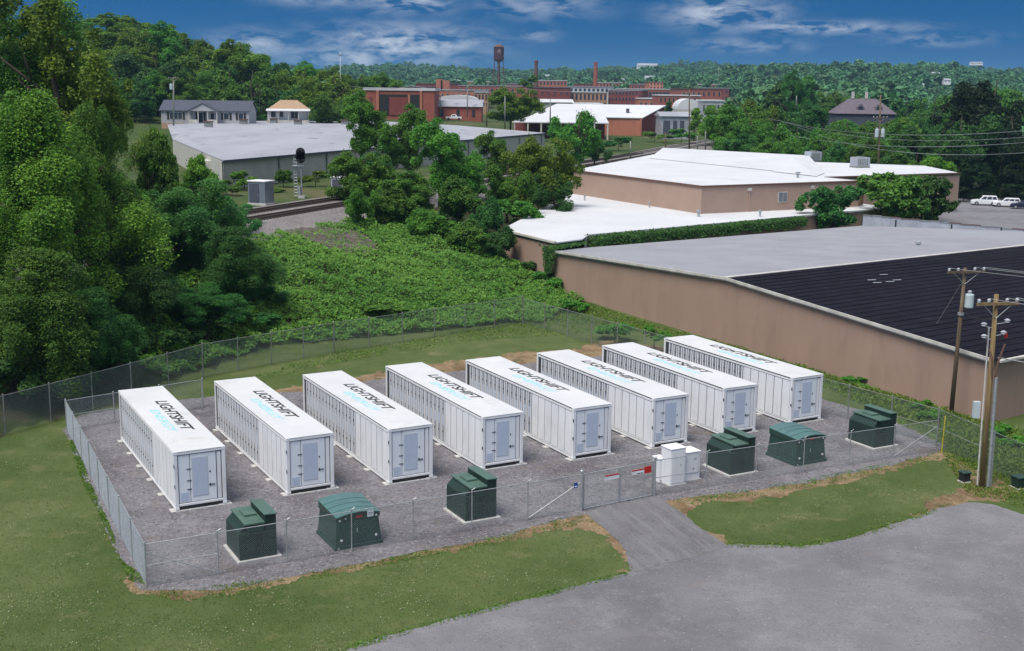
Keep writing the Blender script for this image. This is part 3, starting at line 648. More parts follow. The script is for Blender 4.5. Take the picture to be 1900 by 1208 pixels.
# ------------------------------------------------------------------ pad-mounted transformers
def tall_transformer():
    t = thing('tall_transformer', '', 'transformer', group='tall stepped green transformers')
    B = lambda m, n, mt, par=t, bev=0: m.build(n, mt, par, world=False, bevel=bev)
    w, d = 1.62, 2.05
    B(MB().box((-.12, -.14, -.03), (w + .18, d + .14, .09)), 'concrete_pad', CONC, bev=.015)
    b = B(MB().box((0, 0, .09), (w, d, 1.28)), 'body', TGREEN2, bev=.015)
    # front doors
    for x0, x1 in ((.03, .79), (.83, 1.59)):
        o = B(MB().box((x0, -.022, .14), (x1, -.0005, 1.23)), 'door', TGREEN2, bev=.006)
        B(MB().box((x0 + .68 if x0 < .5 else x0 + .04, -.05, .62), (x0 + .72 if x0 < .5 else x0 + .08, -.0225, .82)), 'handle', BLACK, o)
    # sloping shoulder on the left, cooling louvres under the lid
    m = MB(); pr = [(0, 1.281), (.30, 1.60), (1.08, 1.60), (1.08, 1.281)]
    m.add([(x, .10, z) for x, z in pr] + [(x, d - .02, z) for x, z in pr], [(0, 1, 2, 3), (7, 6, 5, 4)] + [(i, (i + 1) % 4, 4 + (i + 1) % 4, 4 + i) for i in range(4)])
    B(m, 'shoulder', TGREEN2, bev=.01)
    for k in range(9):
        y = .20 + k * .20; B(MB().add([(.06, y, 1.36), (.27, y, 1.60), (.34, y, 1.60), (.14, y, 1.36), (.06, y + .06, 1.36), (.27, y + .06, 1.60), (.34, y + .06, 1.60), (.14, y + .06, 1.36)], [(3, 2, 1, 0), (4, 5, 6, 7), (0, 1, 5, 4), (1, 2, 6, 5), (2, 3, 7, 6), (3, 0, 4, 7)]), 'louvre', TGREEN)
    o = B(MB().box((.34, -.06, 1.30), (1.06, .099, 1.60)), 'front_box', TGREEN2, bev=.01)
    for k in range(4): B(MB().box((.38, -.085, 1.335 + k * .062), (1.02, -.0605, 1.365 + k * .062)), 'slat', TGREEN, o)
    lid = B(MB().add([(.22, -.10, 1.62), (1.10, -.10, 1.62), (1.10, d, 1.66), (.22, d, 1.66), (.22, -.10, 1.70), (1.10, -.10, 1.70), (1.10, d, 1.74), (.22, d, 1.74)],
                    [(3, 2, 1, 0), (4, 5, 6, 7), (0, 1, 5, 4), (1, 2, 6, 5), (2, 3, 7, 6), (3, 0, 4, 7)]), 'lid', LIDG, bev=.01)
    B(MB().box((.46, .75, 1.70), (1.00, 1.55, 1.81)), 'raised_hatch', LIDG, lid, .01)
    B(MB().box((1.12, -.002, 1.281), (w - .002, d - .002, 1.93)), 'tall_cabinet', TGREEN2, bev=.012)
    B(MB().add([(1.09, -.05, 1.95), (w + .04, -.05, 1.93), (w + .04, d + .03, 1.93), (1.09, d + .03, 1.95), (1.09, -.05, 2.00), (w + .04, -.05, 1.975), (w + .04, d + .03, 1.975), (1.09, d + .03, 2.00)],
                 [(3, 2, 1, 0), (4, 5, 6, 7), (0, 1, 5, 4), (1, 2, 6, 5), (2, 3, 7, 6), (3, 0, 4, 7)]), 'cabinet_roof', LIDG, bev=.008)
    B(MB().box((.36, -.11, 1.235), (1.0, -.023, 1.275)), 'drip_rail', TGREEN)
    return t
def sloped_transformer():
    t = thing('sloped_transformer', '', 'transformer', group='green transformers with arched teal roofs')
    B = lambda m, n, mt, par=t, bev=0: m.build(n, mt, par, world=False, bevel=bev)
    w, d = 2.2, 2.35
    def frus(x0, y0, x1, y1, z0, a0, b0, a1, b1, z1):
        return MB().add([(x0, y0, z0), (x1, y0, z0), (x1, y1, z0), (x0, y1, z0), (a0, b0, z1), (a1, b0, z1), (a1, b1, z1), (a0, b1, z1)], [(3, 2, 1, 0), (4, 5, 6, 7), (0, 1, 5, 4), (1, 2, 6, 5), (2, 3, 7, 6), (3, 0, 4, 7)])
    B(MB().box((-.03, -.04, -.03), (w + .03, d + .04, .16)), 'base_skirt', TGREEN, bev=.015)
    B(frus(.03, .02, w - .03, d, .161, .13, .12, w - .13, d - .1, 1.34), 'body', TGREEN, bev=.012)
    # arched roof: curved across, three seams
    def arch(y0, y1, lift, th):
        n = 10; vs = []
        for y, dz in ((y0, .10 * y0 / d), (y1, .10 * y1 / d)):
            for k in range(n + 1):
                s = k / n; vs.append((.07 + (w - .14) * s, y, 1.34 + lift + .15 * (1 - (2 * s - 1) ** 2) + dz))
            for k in range(n, -1, -1):
                s = k / n; vs.append((.07 + (w - .14) * s, y, 1.34 + lift - th + .15 * (1 - (2 * s - 1) ** 2) * (0 if th > .1 else 1) + dz * (0 if th > .1 else 1)))
        N_ = 2 * n + 2
        return MB().add(vs, [tuple(range(N_ - 1, -1, -1)), tuple(range(N_, 2 * N_))] + [(i, (i + 1) % N_, N_ + (i + 1) % N_, N_ + i) for i in range(N_)])
    B(arch(.07, d - .05, .10, .20), 'hood', TGREEN)
    rf = B(arch(-.02, d + .02, .135, .03), 'roof', TEAL)
    for y in (.55, 1.1, 1.65): B(arch(y, y + .04, .150, .02), 'roof_seam', TEAL, rf)
    o = B(MB().add([(.12, .02, .22), (w - .12, .02, .22), (w - .17, .085, 1.22), (.17, .085, 1.22), (.12, .055, .22), (w - .12, .055, .22), (w - .17, .12, 1.22), (.17, .12, 1.22)], [(0, 1, 2, 3), (7, 6, 5, 4), (0, 4, 5, 1), (1, 5, 6, 2), (2, 6, 7, 3), (3, 7, 4, 0)]), 'front_panel', TGREEN, bev=.005)
    for x, z in ((.30, .40), (w - .28, .42), (.25, 1.30), (w - .25, 1.32), (.52, 1.36), (w - .55, 1.38)):
        y = .07 if z > 1.25 else .018; s = .06 if z > 1.25 and .3 < x < w - .3 else .085
        B(MB().box((x - s / 2, y - .02 - .01, z - s / 2), (x + s / 2, y + .03, z + s / 2)), 'white_sticker', WHITE, o)
    B(MB().box((1.02, .045, 1.33), (1.30, .075, 1.42)), 'red_label', REDP, o)
    B(MB().box((1.02, .0, .68), (1.06, .04, .86)), 'handle', GALV, o)
    B(MB().box((.12, -.055, .04), (.17, -.0405, .09)), 'bolt', WHITE)
    return t
tallT = tall_transformer(); slopeT = sloped_transformer(); index_kids()
def place(root, first, xy, lab):
    if first: root.location = (*xy, .012); root.rotation_euler = (0, 0, YAW); root['label'] = lab
    else: clone(root, (*xy, .012), YAW, lab)
axv = Vector((math.cos(YAW), math.sin(YAW)))
for i, (px, py, lab) in enumerate(((441, 1046, 'tall stepped green transformer in front of the leftmost container'), (860, 972.5, 'tall stepped green transformer in front of the fourth container, left of the gate'),
                                   (1351, 885.5, 'tall stepped dark green transformer beside the white cabinets'), (1618.5, 835, 'tall stepped dark green transformer at the right end of the gravel pad'))):
    place(tallT, i == 0, G(px, py).xy + axv * .10, lab)
for i, (px, py, lab) in enumerate(((622, 1022.5, 'green transformer with arched teal roof behind the front fence, left of the gate'), (1475, 865.8, 'green transformer with arched teal roof right of the white cabinets'))):
    place(slopeT, i == 0, G(px, py).xy, lab)

# white switch cabinets by the gate
def cabinet(xy, w, d, h, lab, parts):
    t = thing('electrical_cabinet', lab, 'cabinet', (*xy, .012), YAW, 'white cabinets beside the gate')
    B = lambda m, n, mt, par=t, bev=0: m.build(n, mt, par, world=False, bevel=bev)
    B(MB().box((-.06, -.08, -.03), (w + .06, d + .06, .06)), 'concrete_base', CONC)
    B(MB().box((0, 0, .06), (w, d, h)), 'body', WHITE, bev=.012)
    B(MB().box((-.03, -.04, h + .001), (w + .03, d + .03, h + .05)), 'cap', WHITE, bev=.01)
    for (x0, z0, x1, z1, mt, nm) in parts: B(MB().box((x0, -.028, z0), (x1, -.0005, z1)), nm, mt, bev=.004)
cabinet(G(1243, 903).xy, .92, .85, 1.92, 'tall white cabinet, the highest beside the gate', [(.05, .14, .87, 1.84, WHITE, 'door'), (.60, .98, .65, 1.12, DARKG, 'handle')])
cabinet(G(1243, 903).xy + axv * 1.06 - Vector((-axv.y, axv.x)) * -.25, .98, .9, 1.52, 'square white cabinet right of the tall one, with a raised door', [(.10, .42, .86, 1.36, WHITE, 'door'), (.55, 1.10, .74, 1.24, FILTER, 'meter_window'), (.50, .60, .60, .70, DARKG, 'handle'), (.12, 1.05, .17, 1.15, GALV, 'latch')])
cabinet(G(1228, 896).xy - axv * .12 + Vector((-axv.y, axv.x)) * .1, .42, .6, 1.22, 'small low white cabinet left of the tall one', [(.04, .14, .38, 1.14, WHITE, 'door'), (.24, .78, .32, .86, DARKG, 'handle')])

# ------------------------------------------------------------------ the long tan building with the dark and grey roof
def V3(p, z): return Vector((p[0], p[1], z))
A = Vector((4.2, 119.0)); Bc = Vector((29.4, 72.0)); T = (Bc - A).normalized(); NP = Vector((.82, .57)).normalized(); NN = Vector((-T.y, T.x))
RS = A + T * 27.2; ZA, ZR, ZB = 4.12, 5.31, 4.02
E1 = A + NP * 46; PD = Vector((.80, -.60))
def hit(p, d, q, e):
    den = d.x * e.y - d.y * e.x; s = ((q.x - p.x) * e.y - (q.y - p.y) * e.x) / den; return p + d * s
RE = hit(RS, NP, E1, PD); BE = hit(Bc, NP, E1, PD)
def wall_mb(p, q, z0, z1p, z1q, th, inward, mids=()):
    """wall standing on p-q, thickness to the inward side; mids: (fraction, top z)"""
    ps = [(0, z1p)] + list(mids) + [(1, z1q)]; m = MB(); i3 = Vector((inward.x, inward.y, 0)) * th
    front = [V3(p, z0), V3(q, z0)] + [V3(p.lerp(q, f), z) for f, z in reversed(ps)]
    n = len(front)
    m.add(front + [v + i3 for v in front], [tuple(range(n)), tuple(range(2 * n - 1, n - 1, -1))] + [(i, (i + 1) % n, n + (i + 1) % n, n + i) for i in range(n)])
    return m
def tan_building():
    t = thing('tan_warehouse', 'long low tan masonry building beside the gravel pad, half grey half black roof', 'building', V3(A, 0))
    L = (Bc - A).length
    wall_mb(A, Bc, -.3, ZA - .12, ZB - .12, .3, NN, [(27.2 / L, ZR - .12)]).build('gable_wall', TAN, t)
    wall_mb(Bc + NP * .302, BE, -.3, ZB - .2, ZB - .2, .3, Vector((-NP.y, NP.x))).build('side_wall', TAN, t)
    wall_mb(A + NP * .302 + T * .01, E1, 2.0, ZA - .15, ZA - .15, .3, Vector((NP.y, -NP.x))).build('rear_wall', TAN, t)
    o = -NN * .28
    q = lambda p, z: V3(p, z)
    MB().slab([q(A + o - T * .3, ZA), q(RS + o, ZR), q(RE, ZR), q(E1, ZA)], .10).build('grey_roof', ROOFG, t)
    # dark slope: overlapping roll strips running parallel to the ridge
    n = 27
    for k in range(n):
        a0, a1 = k / n, (k + 1) / n
        P0 = RS.lerp(Bc + T * .3, a0); P1 = RS.lerp(Bc + T * .3, a1); Q0 = RE.lerp(BE, a0); Q1 = RE.lerp(BE, a1)
        z0 = ZR + (ZB - ZR) * a0; z1 = ZR + (ZB - ZR) * a1
        j = random.uniform(0, .012)
        MB().slab([q(P0 + o, z0 - .012), q(P1 + o + T * .03, z1 + .022 + j), q(Q1 + T * .03, z1 + .022 + j), q(Q0, z0 - .012)], .03).build('roof_strip', ROOFD, t)
    MB().slab([q(RS + o - T * .22, ZR + .05), q(RS + o + T * .22, ZR + .055), q(RE + T * .22, ZR + .055), q(RE - T * .22, ZR + .05)], .05).build('ridge_cap', WTRIM, t)
    for (p, zp, r, zr, nm) in ((A, ZA, RS, ZR, 'rake_trim'), (RS, ZR, Bc, ZB, 'rake_trim')):
        m = MB(); oo = -NN * .31
        for dz0, dz1, off in ((-.16, .05, 0), (-.28, -.165, .12)):
            a, b = p + oo + NN * off, r + oo + NN * off
            m.add([q(a, zp + dz0), q(b, zr + dz0), q(b, zr + dz1), q(a, zp + dz1)] + [v + V3(NN * .10, 0) for v in (q(a, zp + dz0), q(b, zr + dz0), q(b, zr + dz1), q(a, zp + dz1))],
                  [(0, 1, 2, 3), (7, 6, 5, 4), (0, 4, 5, 1), (1, 5, 6, 2), (2, 6, 7, 3), (3, 7, 4, 0)])
        m.build(nm, WTRIM, t)
    d = Vector((NP.y, -NP.x))
    MB().slab([q(Bc + T * .33, ZB + .01), q(Bc + T * .5, ZB - .02), q(BE + T * .5, ZB - .02), q(BE + T * .33, ZB + .01)], .14).build('gutter', WTRIM, t)
    # pale patches and a small vent on the roofs
    for px, py in ((1610, 505), (1640, 512), (1618, 522), (1652, 525), (1665, 522), (1628, 527)):
        c = G(px, py, 5.0); MB().slab([c + Vector((-.35, -.06, .12)), c + Vector((.35, .1, .12)), c + Vector((.33, .2, .12)), c + Vector((-.36, .03, .12))], .03).build('roof_patch', GREYP, t)
    c = G(1703, 458, 4.8); MB().lathe([(.16, -.6), (.16, .3), (.3, .32), (.3, .5), (.1, .62)], c, 10).build('roof_vent', GALV, t)
    # metal parapet closing the far end of the roof
    m = (BE - E1).length; k = 0; s = 0
    nP = Vector((-PD.y, PD.x))
    while s < min(m, 30):
        w = 1.15; p = E1 + PD * s; zt = 5.35 - .02 * s + (0.06 if k % 2 else 0)
        M = Matrix.Translation(V3(p, 0)) @ Matrix.Rotation(math.atan2(PD.y, PD.x), 4, 'Z')
        mb = MB().box((0.01, .05, 3.6), (w - .01, .12, zt), M)
        for r in range(4): mb.box((.10 + r * .28, .02, 3.65), (.19 + r * .28, .0495, zt - .02), M)
        o = mb.build('parapet_panel', CORR, t)
        MB().box((0.0, -.02, zt + .001), (w - .02, .2, zt + .09), M).build('parapet_cap', TRIM if (k // 3) % 2 else GALVD, o)
        s += w; k += 1
    for s in (4, 10.5, 16): 
        M = Matrix.Translation(V3(E1 + PD * s, 0)) @ Matrix.Rotation(math.atan2(PD.y, PD.x), 4, 'Z')
        MB().box((0, -.10, 4.2), (.12, .015, 5.1), M).build('downspout', BLACK, t)
tan_building()

C0 = Vector((-1.28, 129.2)); UC = Vector((22.95, 148.25))
def mid_building():
    t = thing('tan_building', 'stepped tan building with white roofs behind the long tan wall', 'building', V3(C0, 0))
    A1 = A - T * .35 + NN * .2; zl = 5.0
    wall_mb(C0, A1, -.3, zl - .22, zl - .35, .3, NN).build('low_wall', TAN, t)
    low = [C0, A1, Vector((7.0, 121.6)), Vector((7.7, 124.6)), Vector((36.0, 147.8)), Vector((50, 159.2)), Vector((44, 172)), Vector((30, 190)), Vector((8.2, 175))]
    MB().slab([V3(p, zl - (.12 if i == 1 else 0)) for i, p in enumerate(low)], .12).build('low_roof', ROOFWH, t)
    # roof edge curb
    m = MB(); o = -NN * .2
    m.slab([V3(C0 + o, zl + .10), V3(A1 + o, zl - .02), V3(A1 + NN * .12, zl - .02), V3(C0 + NN * .12, zl + .10)], .2); m.build('roof_curb', WTRIM, t)
    MB().slab([V3(C0 + o * .6, zl - .13), V3(A1 + o * .6, zl - .26), V3(A1, zl - .26), V3(C0, zl - .13)], .12).build('gutter', BLACK, t)
    sd = (low[4] - low[3]).normalized(); sn = Vector((sd.y, -sd.x))
    wall_mb(low[3], low[5], 2.5, zl - .13, zl - .13, .3, -sn).build('parapet_wall', TAN, t)
    MB().slab([V3(low[3] + sn * .12, zl + .12), V3(low[5] + sn * .12, zl + .12), V3(low[5] - sn * .15, zl + .12), V3(low[3] - sn * .15, zl + .12)], .2).build('roof_curb', ROOFWH, t)
    MB().box((7.35, 124.1, 3.3), (7.62, 124.4, zl + .15)).build('corner_post', WTRIM, t)
    # upper block
    zu = 8.4; ul = UC - T * 30.5; NU = Vector((.88, .47)).normalized(); ur = UC + NU * 26
    wall_mb(ul, UC, zl - .2, zu - .18, zu - .18, .3, NN).build('upper_wall', TAN2, t)
    wall_mb(UC + NU * .31, ur, zl - .2, zu - .18, zu - .1, .3, Vector((-NU.y, NU.x))).build('upper_wall', TAN2, t)
    xr = ur + Vector((-NU.y, NU.x)) * 7; xe = xr + NU * 26
    wall_mb(ur - NU * .01, xr, zl - .2, zu - .18, zu - .18, .3, -NU).build('step_wall', TAN2, t)
    wall_mb(xr, xe, zl - 2, zu - .35, zu - .35, .3, Vector((-NU.y, NU.x))).build('step_wall', TAN2, t)
    back = [Vector((27.8, 228)), Vector((45, 205)), Vector((66, 196))]
    up = [UC, ur, xr, xe, back[2], back[1], back[0], ul]
    MB().slab([V3(p, zu) for p in up], .16).build('upper_roof', ROOFWH, t)
    for a, b in ((ul, UC), (UC, ur), (ur, xr), (xr, xe)):
        dd = (b - a).normalized(); oo = Vector((dd.y, -dd.x)) * .14; zz = -.002
        MB().slab([V3(a + oo - dd * .1, zu + .05), V3(b + oo + dd * .1, zu + .05), V3(b - oo, zu + .05), V3(a - oo, zu + .05)], .22).build('roof_trim', TRIM, t)
    # raised rear roof planes and a small cricket
    f0, f1 = G(1205, 294, zu), G(1470, 321, zu)
    f0.z = f1.z = zu + .06
    b0, b1 = V3(back[0], zu + .9), V3(Vector((50, 206)), zu + .9)
    m = MB(); m.add([f0, f1, b1, b0, V3(b0, zu), V3(b1, zu)], [(0, 1, 2, 3), (0, 3, 4), (1, 5, 2), (3, 2, 5, 4)]); m.build('raised_roof', ROOFWH, t)
    c0, c1, c2, ct = G(1432, 319, zu), G(1515, 328, zu), G(1530, 322, zu), G(1470, 305, zu + .2)
    for c in (c0, c1, c2): c.z = zu + .08
    ct2 = G(1500, 300, zu); ct.z = zu + 1.2; ct2.z = zu + 1.0
    m = MB(); m.add([c0, c1, ct, ct2, c2], [(0, 1, 2), (1, 4, 3, 2), (0, 2, 3)]); m.build('roof_cricket', ROOFWH, t)
    # vents, window, downspouts
    for px, py, s in ((1480, 330, .35), (1190, 372, .2), (1205, 385, .2), (1410, 402, .25), (1085, 372, .18), (1296, 402, .3)):
        c = G(px, py, zl if py > 350 else zu); MB().lathe([(s * .5, -.1), (s * .5, .55), (s, .6), (s, .8)], c, 8).build('roof_vent', GALV, t)
    M = Matrix.Translation(V3(UC, 0)) @ Matrix.Rotation(math.atan2(NU.y, NU.x), 4, 'Z')
    w = MB().box((12.0, -.06, 6.0), (13.5, .05, 7.35), M).build('window', WTRIM, t)
    for x in (12.1, 12.8): MB().box((x, -.10, 6.12), (x + .6, -.0605, 7.24), M).build('pane', HUTM, w)
    for x in (7.3, 17.5): 
        o = MB().box((x, -.12, 5.1), (x + .14, .02, 7.9), M).build('downspout', TAN2, t); MB().box((x - .18, -.2, 7.6), (x + .32, .02, 8.0), M).build('rain_head', WTRIM, o)
    o = MB().box((25.8, -.25, 5.2), (26.3, .2, 9.1), M).build('corner_pier', TRIM, t)
    m = MB()
    for i in range(9): m.box((-.1, 0, 0), (.1, .1, .1), Matrix.Translation(V3(ul.lerp(back[0], .05 + i * .1), zu)))
    m.build('roof_fixing', GALV, t)
mid_building()
def ac_unit(px, py, w, lab):
    c = G(px, py, 8.4); c.z = 8.4; t = thing('rooftop_air_conditioner', lab, 'air conditioner', c, .35, 'air conditioners on the white roof')
    B = lambda m, n, mt, par=t: m.build(n, mt, par, world=False)
    B(MB().box((-w / 2, -1, .0), (w / 2, 1, .25)), 'skid', GALVD); o = B(MB().box((-w / 2 + .05, -.95, .251), (w / 2 - .05, .95, 1.6)), 'casing', CORR)
    for k in range(6): B(MB().box((-w / 2 + .2 + k * (w - .5) / 6, -.99, .4), (-w / 2 + .2 + (k + .6) * (w - .5) / 6, -.951, 1.4)), 'grille', GALVD, o)
    B(MB().lathe([(.6, 0), (.62, .12), (.55, .14)], (0, 0, 1.601), 14), 'fan_ring', GALVD)
ac_unit(1508, 299, 2.2, 'grey rooftop air conditioner, left of the two on the white roof'); ac_unit(1595, 311, 2.4, 'grey rooftop air conditioner, right of the two on the white roof')

# ------------------------------------------------------------------ pale warehouse beyond the tracks
def warehouse():
    W0 = Vector((-39.2, 163.5)); E = Vector((-62, 222)); F = Vector((-77, 272)); H = G(600, 219, 11).xy; R1 = W0 + RDIR * 124
    t = thing('pale_warehouse', 'big pale warehouse with weathered light grey roof beyond the tracks', 'building', V3(W0, 6))
    wall_mb(W0, R1, 5, 9.75, 9.75, .3, RNL).build('track_side_wall', CREAMW, t)
    wall_mb(E, W0 + Vector((-.12, .28)), 5, 9.9, 9.75, .3, Vector((.93, .36))).build('end_wall', CREAMW, t)
    rp = hit(R1, RNL, H, (H - F)); rp = R1 + RNL * 38
    MB().slab([V3(W0 + Vector((.3, -.6)), 9.95), V3(R1 + Vector((.3, .5)), 9.95), V3(R1 + RNL * 22, 11.2), V3(H, 11.0), V3(F, 11.1), V3(E, 10.1)], .18).build('roof', ROOFGR, t)
    q0, q1 = W0 + Vector((.34, -.7)), R1 + Vector((.4, .5)); dd = -RNL * .12
    MB().slab([V3(q0 + dd, 9.97), V3(q1 + dd, 9.97), V3(q1, 9.97), V3(q0, 9.97)], .28).build('eave_trim', SHING, t)
    for k in range(10):
        p = W0 + RDIR * (.3 + k * 13.5) - RNL * .12
        MB().tube(V3(p, 5.5), V3(p, 9.7), .14, n=6).build('downspout', GALVD, t)
    for px, py in ((640, 232), (452, 231), (508, 229), (553, 232), (560, 227), (612, 226), (387, 235)):
        c = G(px, py, 11.0); o = MB().box(c + Vector((-.8, -.6, 0)), c + Vector((.8, .6, 1.0))).build('roof_vent', GALVD, t); MB().box(c + Vector((-.95, -.75, 1.001)), c + Vector((.95, .75, 1.2))).build('vent_cap', TRIM, o)
    # stepped lean-to at the near left end
    for px, w, h in ((393, 3.0, 8.6), (372, 3.5, 9.2)):
        c = G(px, 345, 6); MB().box((c.x - w / 2, c.y + 4, 5), (c.x + w / 2, c.y + 9, h)).build('annexe', CREAMW, t)
    # far grey wing
    p = R1 + RNL * 1; q = p + RDIR * 6 + RNL * 3
    wall_mb(R1 + RDIR * .02, R1 + RNL * 21, 5, 9.75, 10.9, .3, -RDIR).build('far_wall', CORR, t)
warehouse()
def hut(px, py, w, d, h, lab, mat=HUTM):
    c = G(px, py, 6.0); c.z = hz(c.x, c.y); t = thing('relay_hut', lab, 'equipment hut', c, -.38)
    B = lambda m, n, mt, par=t: m.build(n, mt, par, world=False, bevel=.02)
    B(MB().box((-w / 2 - .1, -d / 2 - .1, -.3), (w / 2 + .1, d / 2 + .1, .25)), 'plinth', CONC); B(MB().box((-w / 2, -d / 2, .251), (w / 2, d / 2, h)), 'body', mat)
    B(MB().box((-w / 2 - .08, -d / 2 - .08, h + .001), (w / 2 + .08, d / 2 + .08, h + .14)), 'roof', WHITE)
    o = B(MB().box((-w / 2 + .2, -d / 2 - .05, .35), (.35, -d / 2 - .001, h - .2)), 'door', SHING); B(MB().box((.2, -d / 2 - .09, 1.1), (.27, -d / 2 - .0505, 1.3)), 'handle', GALV, o)
    B(MB().box((w / 2 + .001, -.4, h - .8), (w / 2 + .06, .3, h - .35)), 'vent', GALVD)
hut(485, 379, 2.35, 1.9, 2.75, 'grey metal equipment hut beside the tracks, left of the signal mast')
hut(637, 357, 2.6, 1.9, 2.0, 'pale grey metal box by the tracks, half hidden by trees', CORR)
def signal():
    c = G(560, 367, 6.0); c.z = hz(c.x, c.y); t = thing('railway_signal', 'tall railway signal mast with round black head', 'signal', c)
    B = lambda m, n, mt, par=t: m.build(n, mt, par, world=False)
    B(MB().box((-.4, -.4, -.3), (.4, .4, .3)), 'base', CONC); B(MB().tube((0, 0, .3), (0, 0, 6.3), .09, n=8), 'mast', GALV)
    o = B(MB().tube((0, -.35, 5.75), (0, -.25, 5.75), .58, n=20).tube((0, -.35, 4.95), (0, -.25, 4.95), .58, n=20).box((-.58, -.35, 4.95), (.58, -.25, 5.75)), 'signal_head', BLACK)
    for z in (5.75, 4.95): B(MB().tube((0, -.62, z), (0, -.3505, z), .2, .17, n=12, caps=False), 'lamp_hood', BLACK, o)
    m = MB()
    for x in (-.95, -.55): m.tube((x, .1, 0), (x, .1, 5.2), .045, n=6)
    for k in range(13): m.tube((-.95, .1, .3 + k * .38), (-.55, .1, .3 + k * .38), .028, n=5)
    B(m, 'ladder', GALV); B(MB().box((-1.1, -.3, 4.0), (.3, .5, 4.06)), 'platform', GALV); B(MB().box((-.5, -.3, .3), (-.1, .1, 1.5)), 'case', GALV)
signal()

# ------------------------------------------------------------------ houses and the mill town
def gable_house(loc, rz, L, W, hw, hr, label, wall, roof, ov=.4, hip=0, fnd=None):
    t = thing('house', label, 'house', loc, rz)
    B = lambda m, n, mt, par=t: m.build(n, mt, par, world=False)
    B(MB().box((-L / 2, -W / 2, -2.0), (L / 2, W / 2, .0)), 'foundation', fnd or wall)
    m = MB(); pr = [(-W / 2, .001), (W / 2, .001), (W / 2, hw), (0, hw + (0 if hip else hr)), (-W / 2, hw)]
    m.add([(-L / 2, y, z) for y, z in pr] + [(L / 2, y, z) for y, z in pr], [(0, 1, 2, 3, 4), (9, 8, 7, 6, 5)] + [(i, 5 + i, 5 + (i + 1) % 5, (i + 1) % 5) for i in range(5)])
    B(m, 'wall', wall)
    k = hr / (W / 2); zo = hw - ov * k + .06; a = L / 2 + ov; b = W / 2 + ov; h = hip
    m = MB(); zt = hw + hr + .06
    top = [(-a, -b, zo), (a, -b, zo), (a, b, zo), (-a, b, zo), (-a + h, 0, zt), (a - h, 0, zt)]
    bot = [(x, y, z - .14) for x, y, z in top]
    m.add(top + bot, [(0, 1, 5, 4), (2, 3, 4, 5), (1, 2, 5), (3, 0, 4), (6, 10, 11, 7), (8, 11, 10, 9), (7, 11, 8), (9, 10, 6), (0, 6, 7, 1), (1, 7, 8, 2), (2, 8, 9, 3), (3, 9, 6, 0)] if hip else
          [(0, 1, 5, 4), (2, 3, 4, 5), (6, 10, 11, 7), (8, 11, 10, 9), (0, 6, 7, 1), (2, 8, 9, 3), (1, 7, 11, 5), (5, 11, 8, 2), (3, 9, 10, 4), (4, 10, 6, 0)])
    r = B(m, 'roof', roof)
    return t, B, r
def win(B, t, x0, x1, z0, z1, y, shut=None, frame=None):
    o = B(MB().box((x0, y - .06, z0), (x1, y - .001, z1)), 'window', frame or WTRIM, t)
    n = max(1, round((x1 - x0) / 1.0)); w = (x1 - x0 - .1 * (n + 1)) / n
    for k in range(n): B(MB().box((x0 + .1 + k * (w + .1), y - .09, z0 + .12), (x0 + .1 + k * (w + .1) + w, y - .0605, z1 - .12)), 'pane', GLASSD, o)
    if shut:
        for xa in (x0 - .55, x1 + .1): B(MB().box((xa, y - .08, z0), (xa + .45, y - .001, z1)), 'shutter', shut, o)
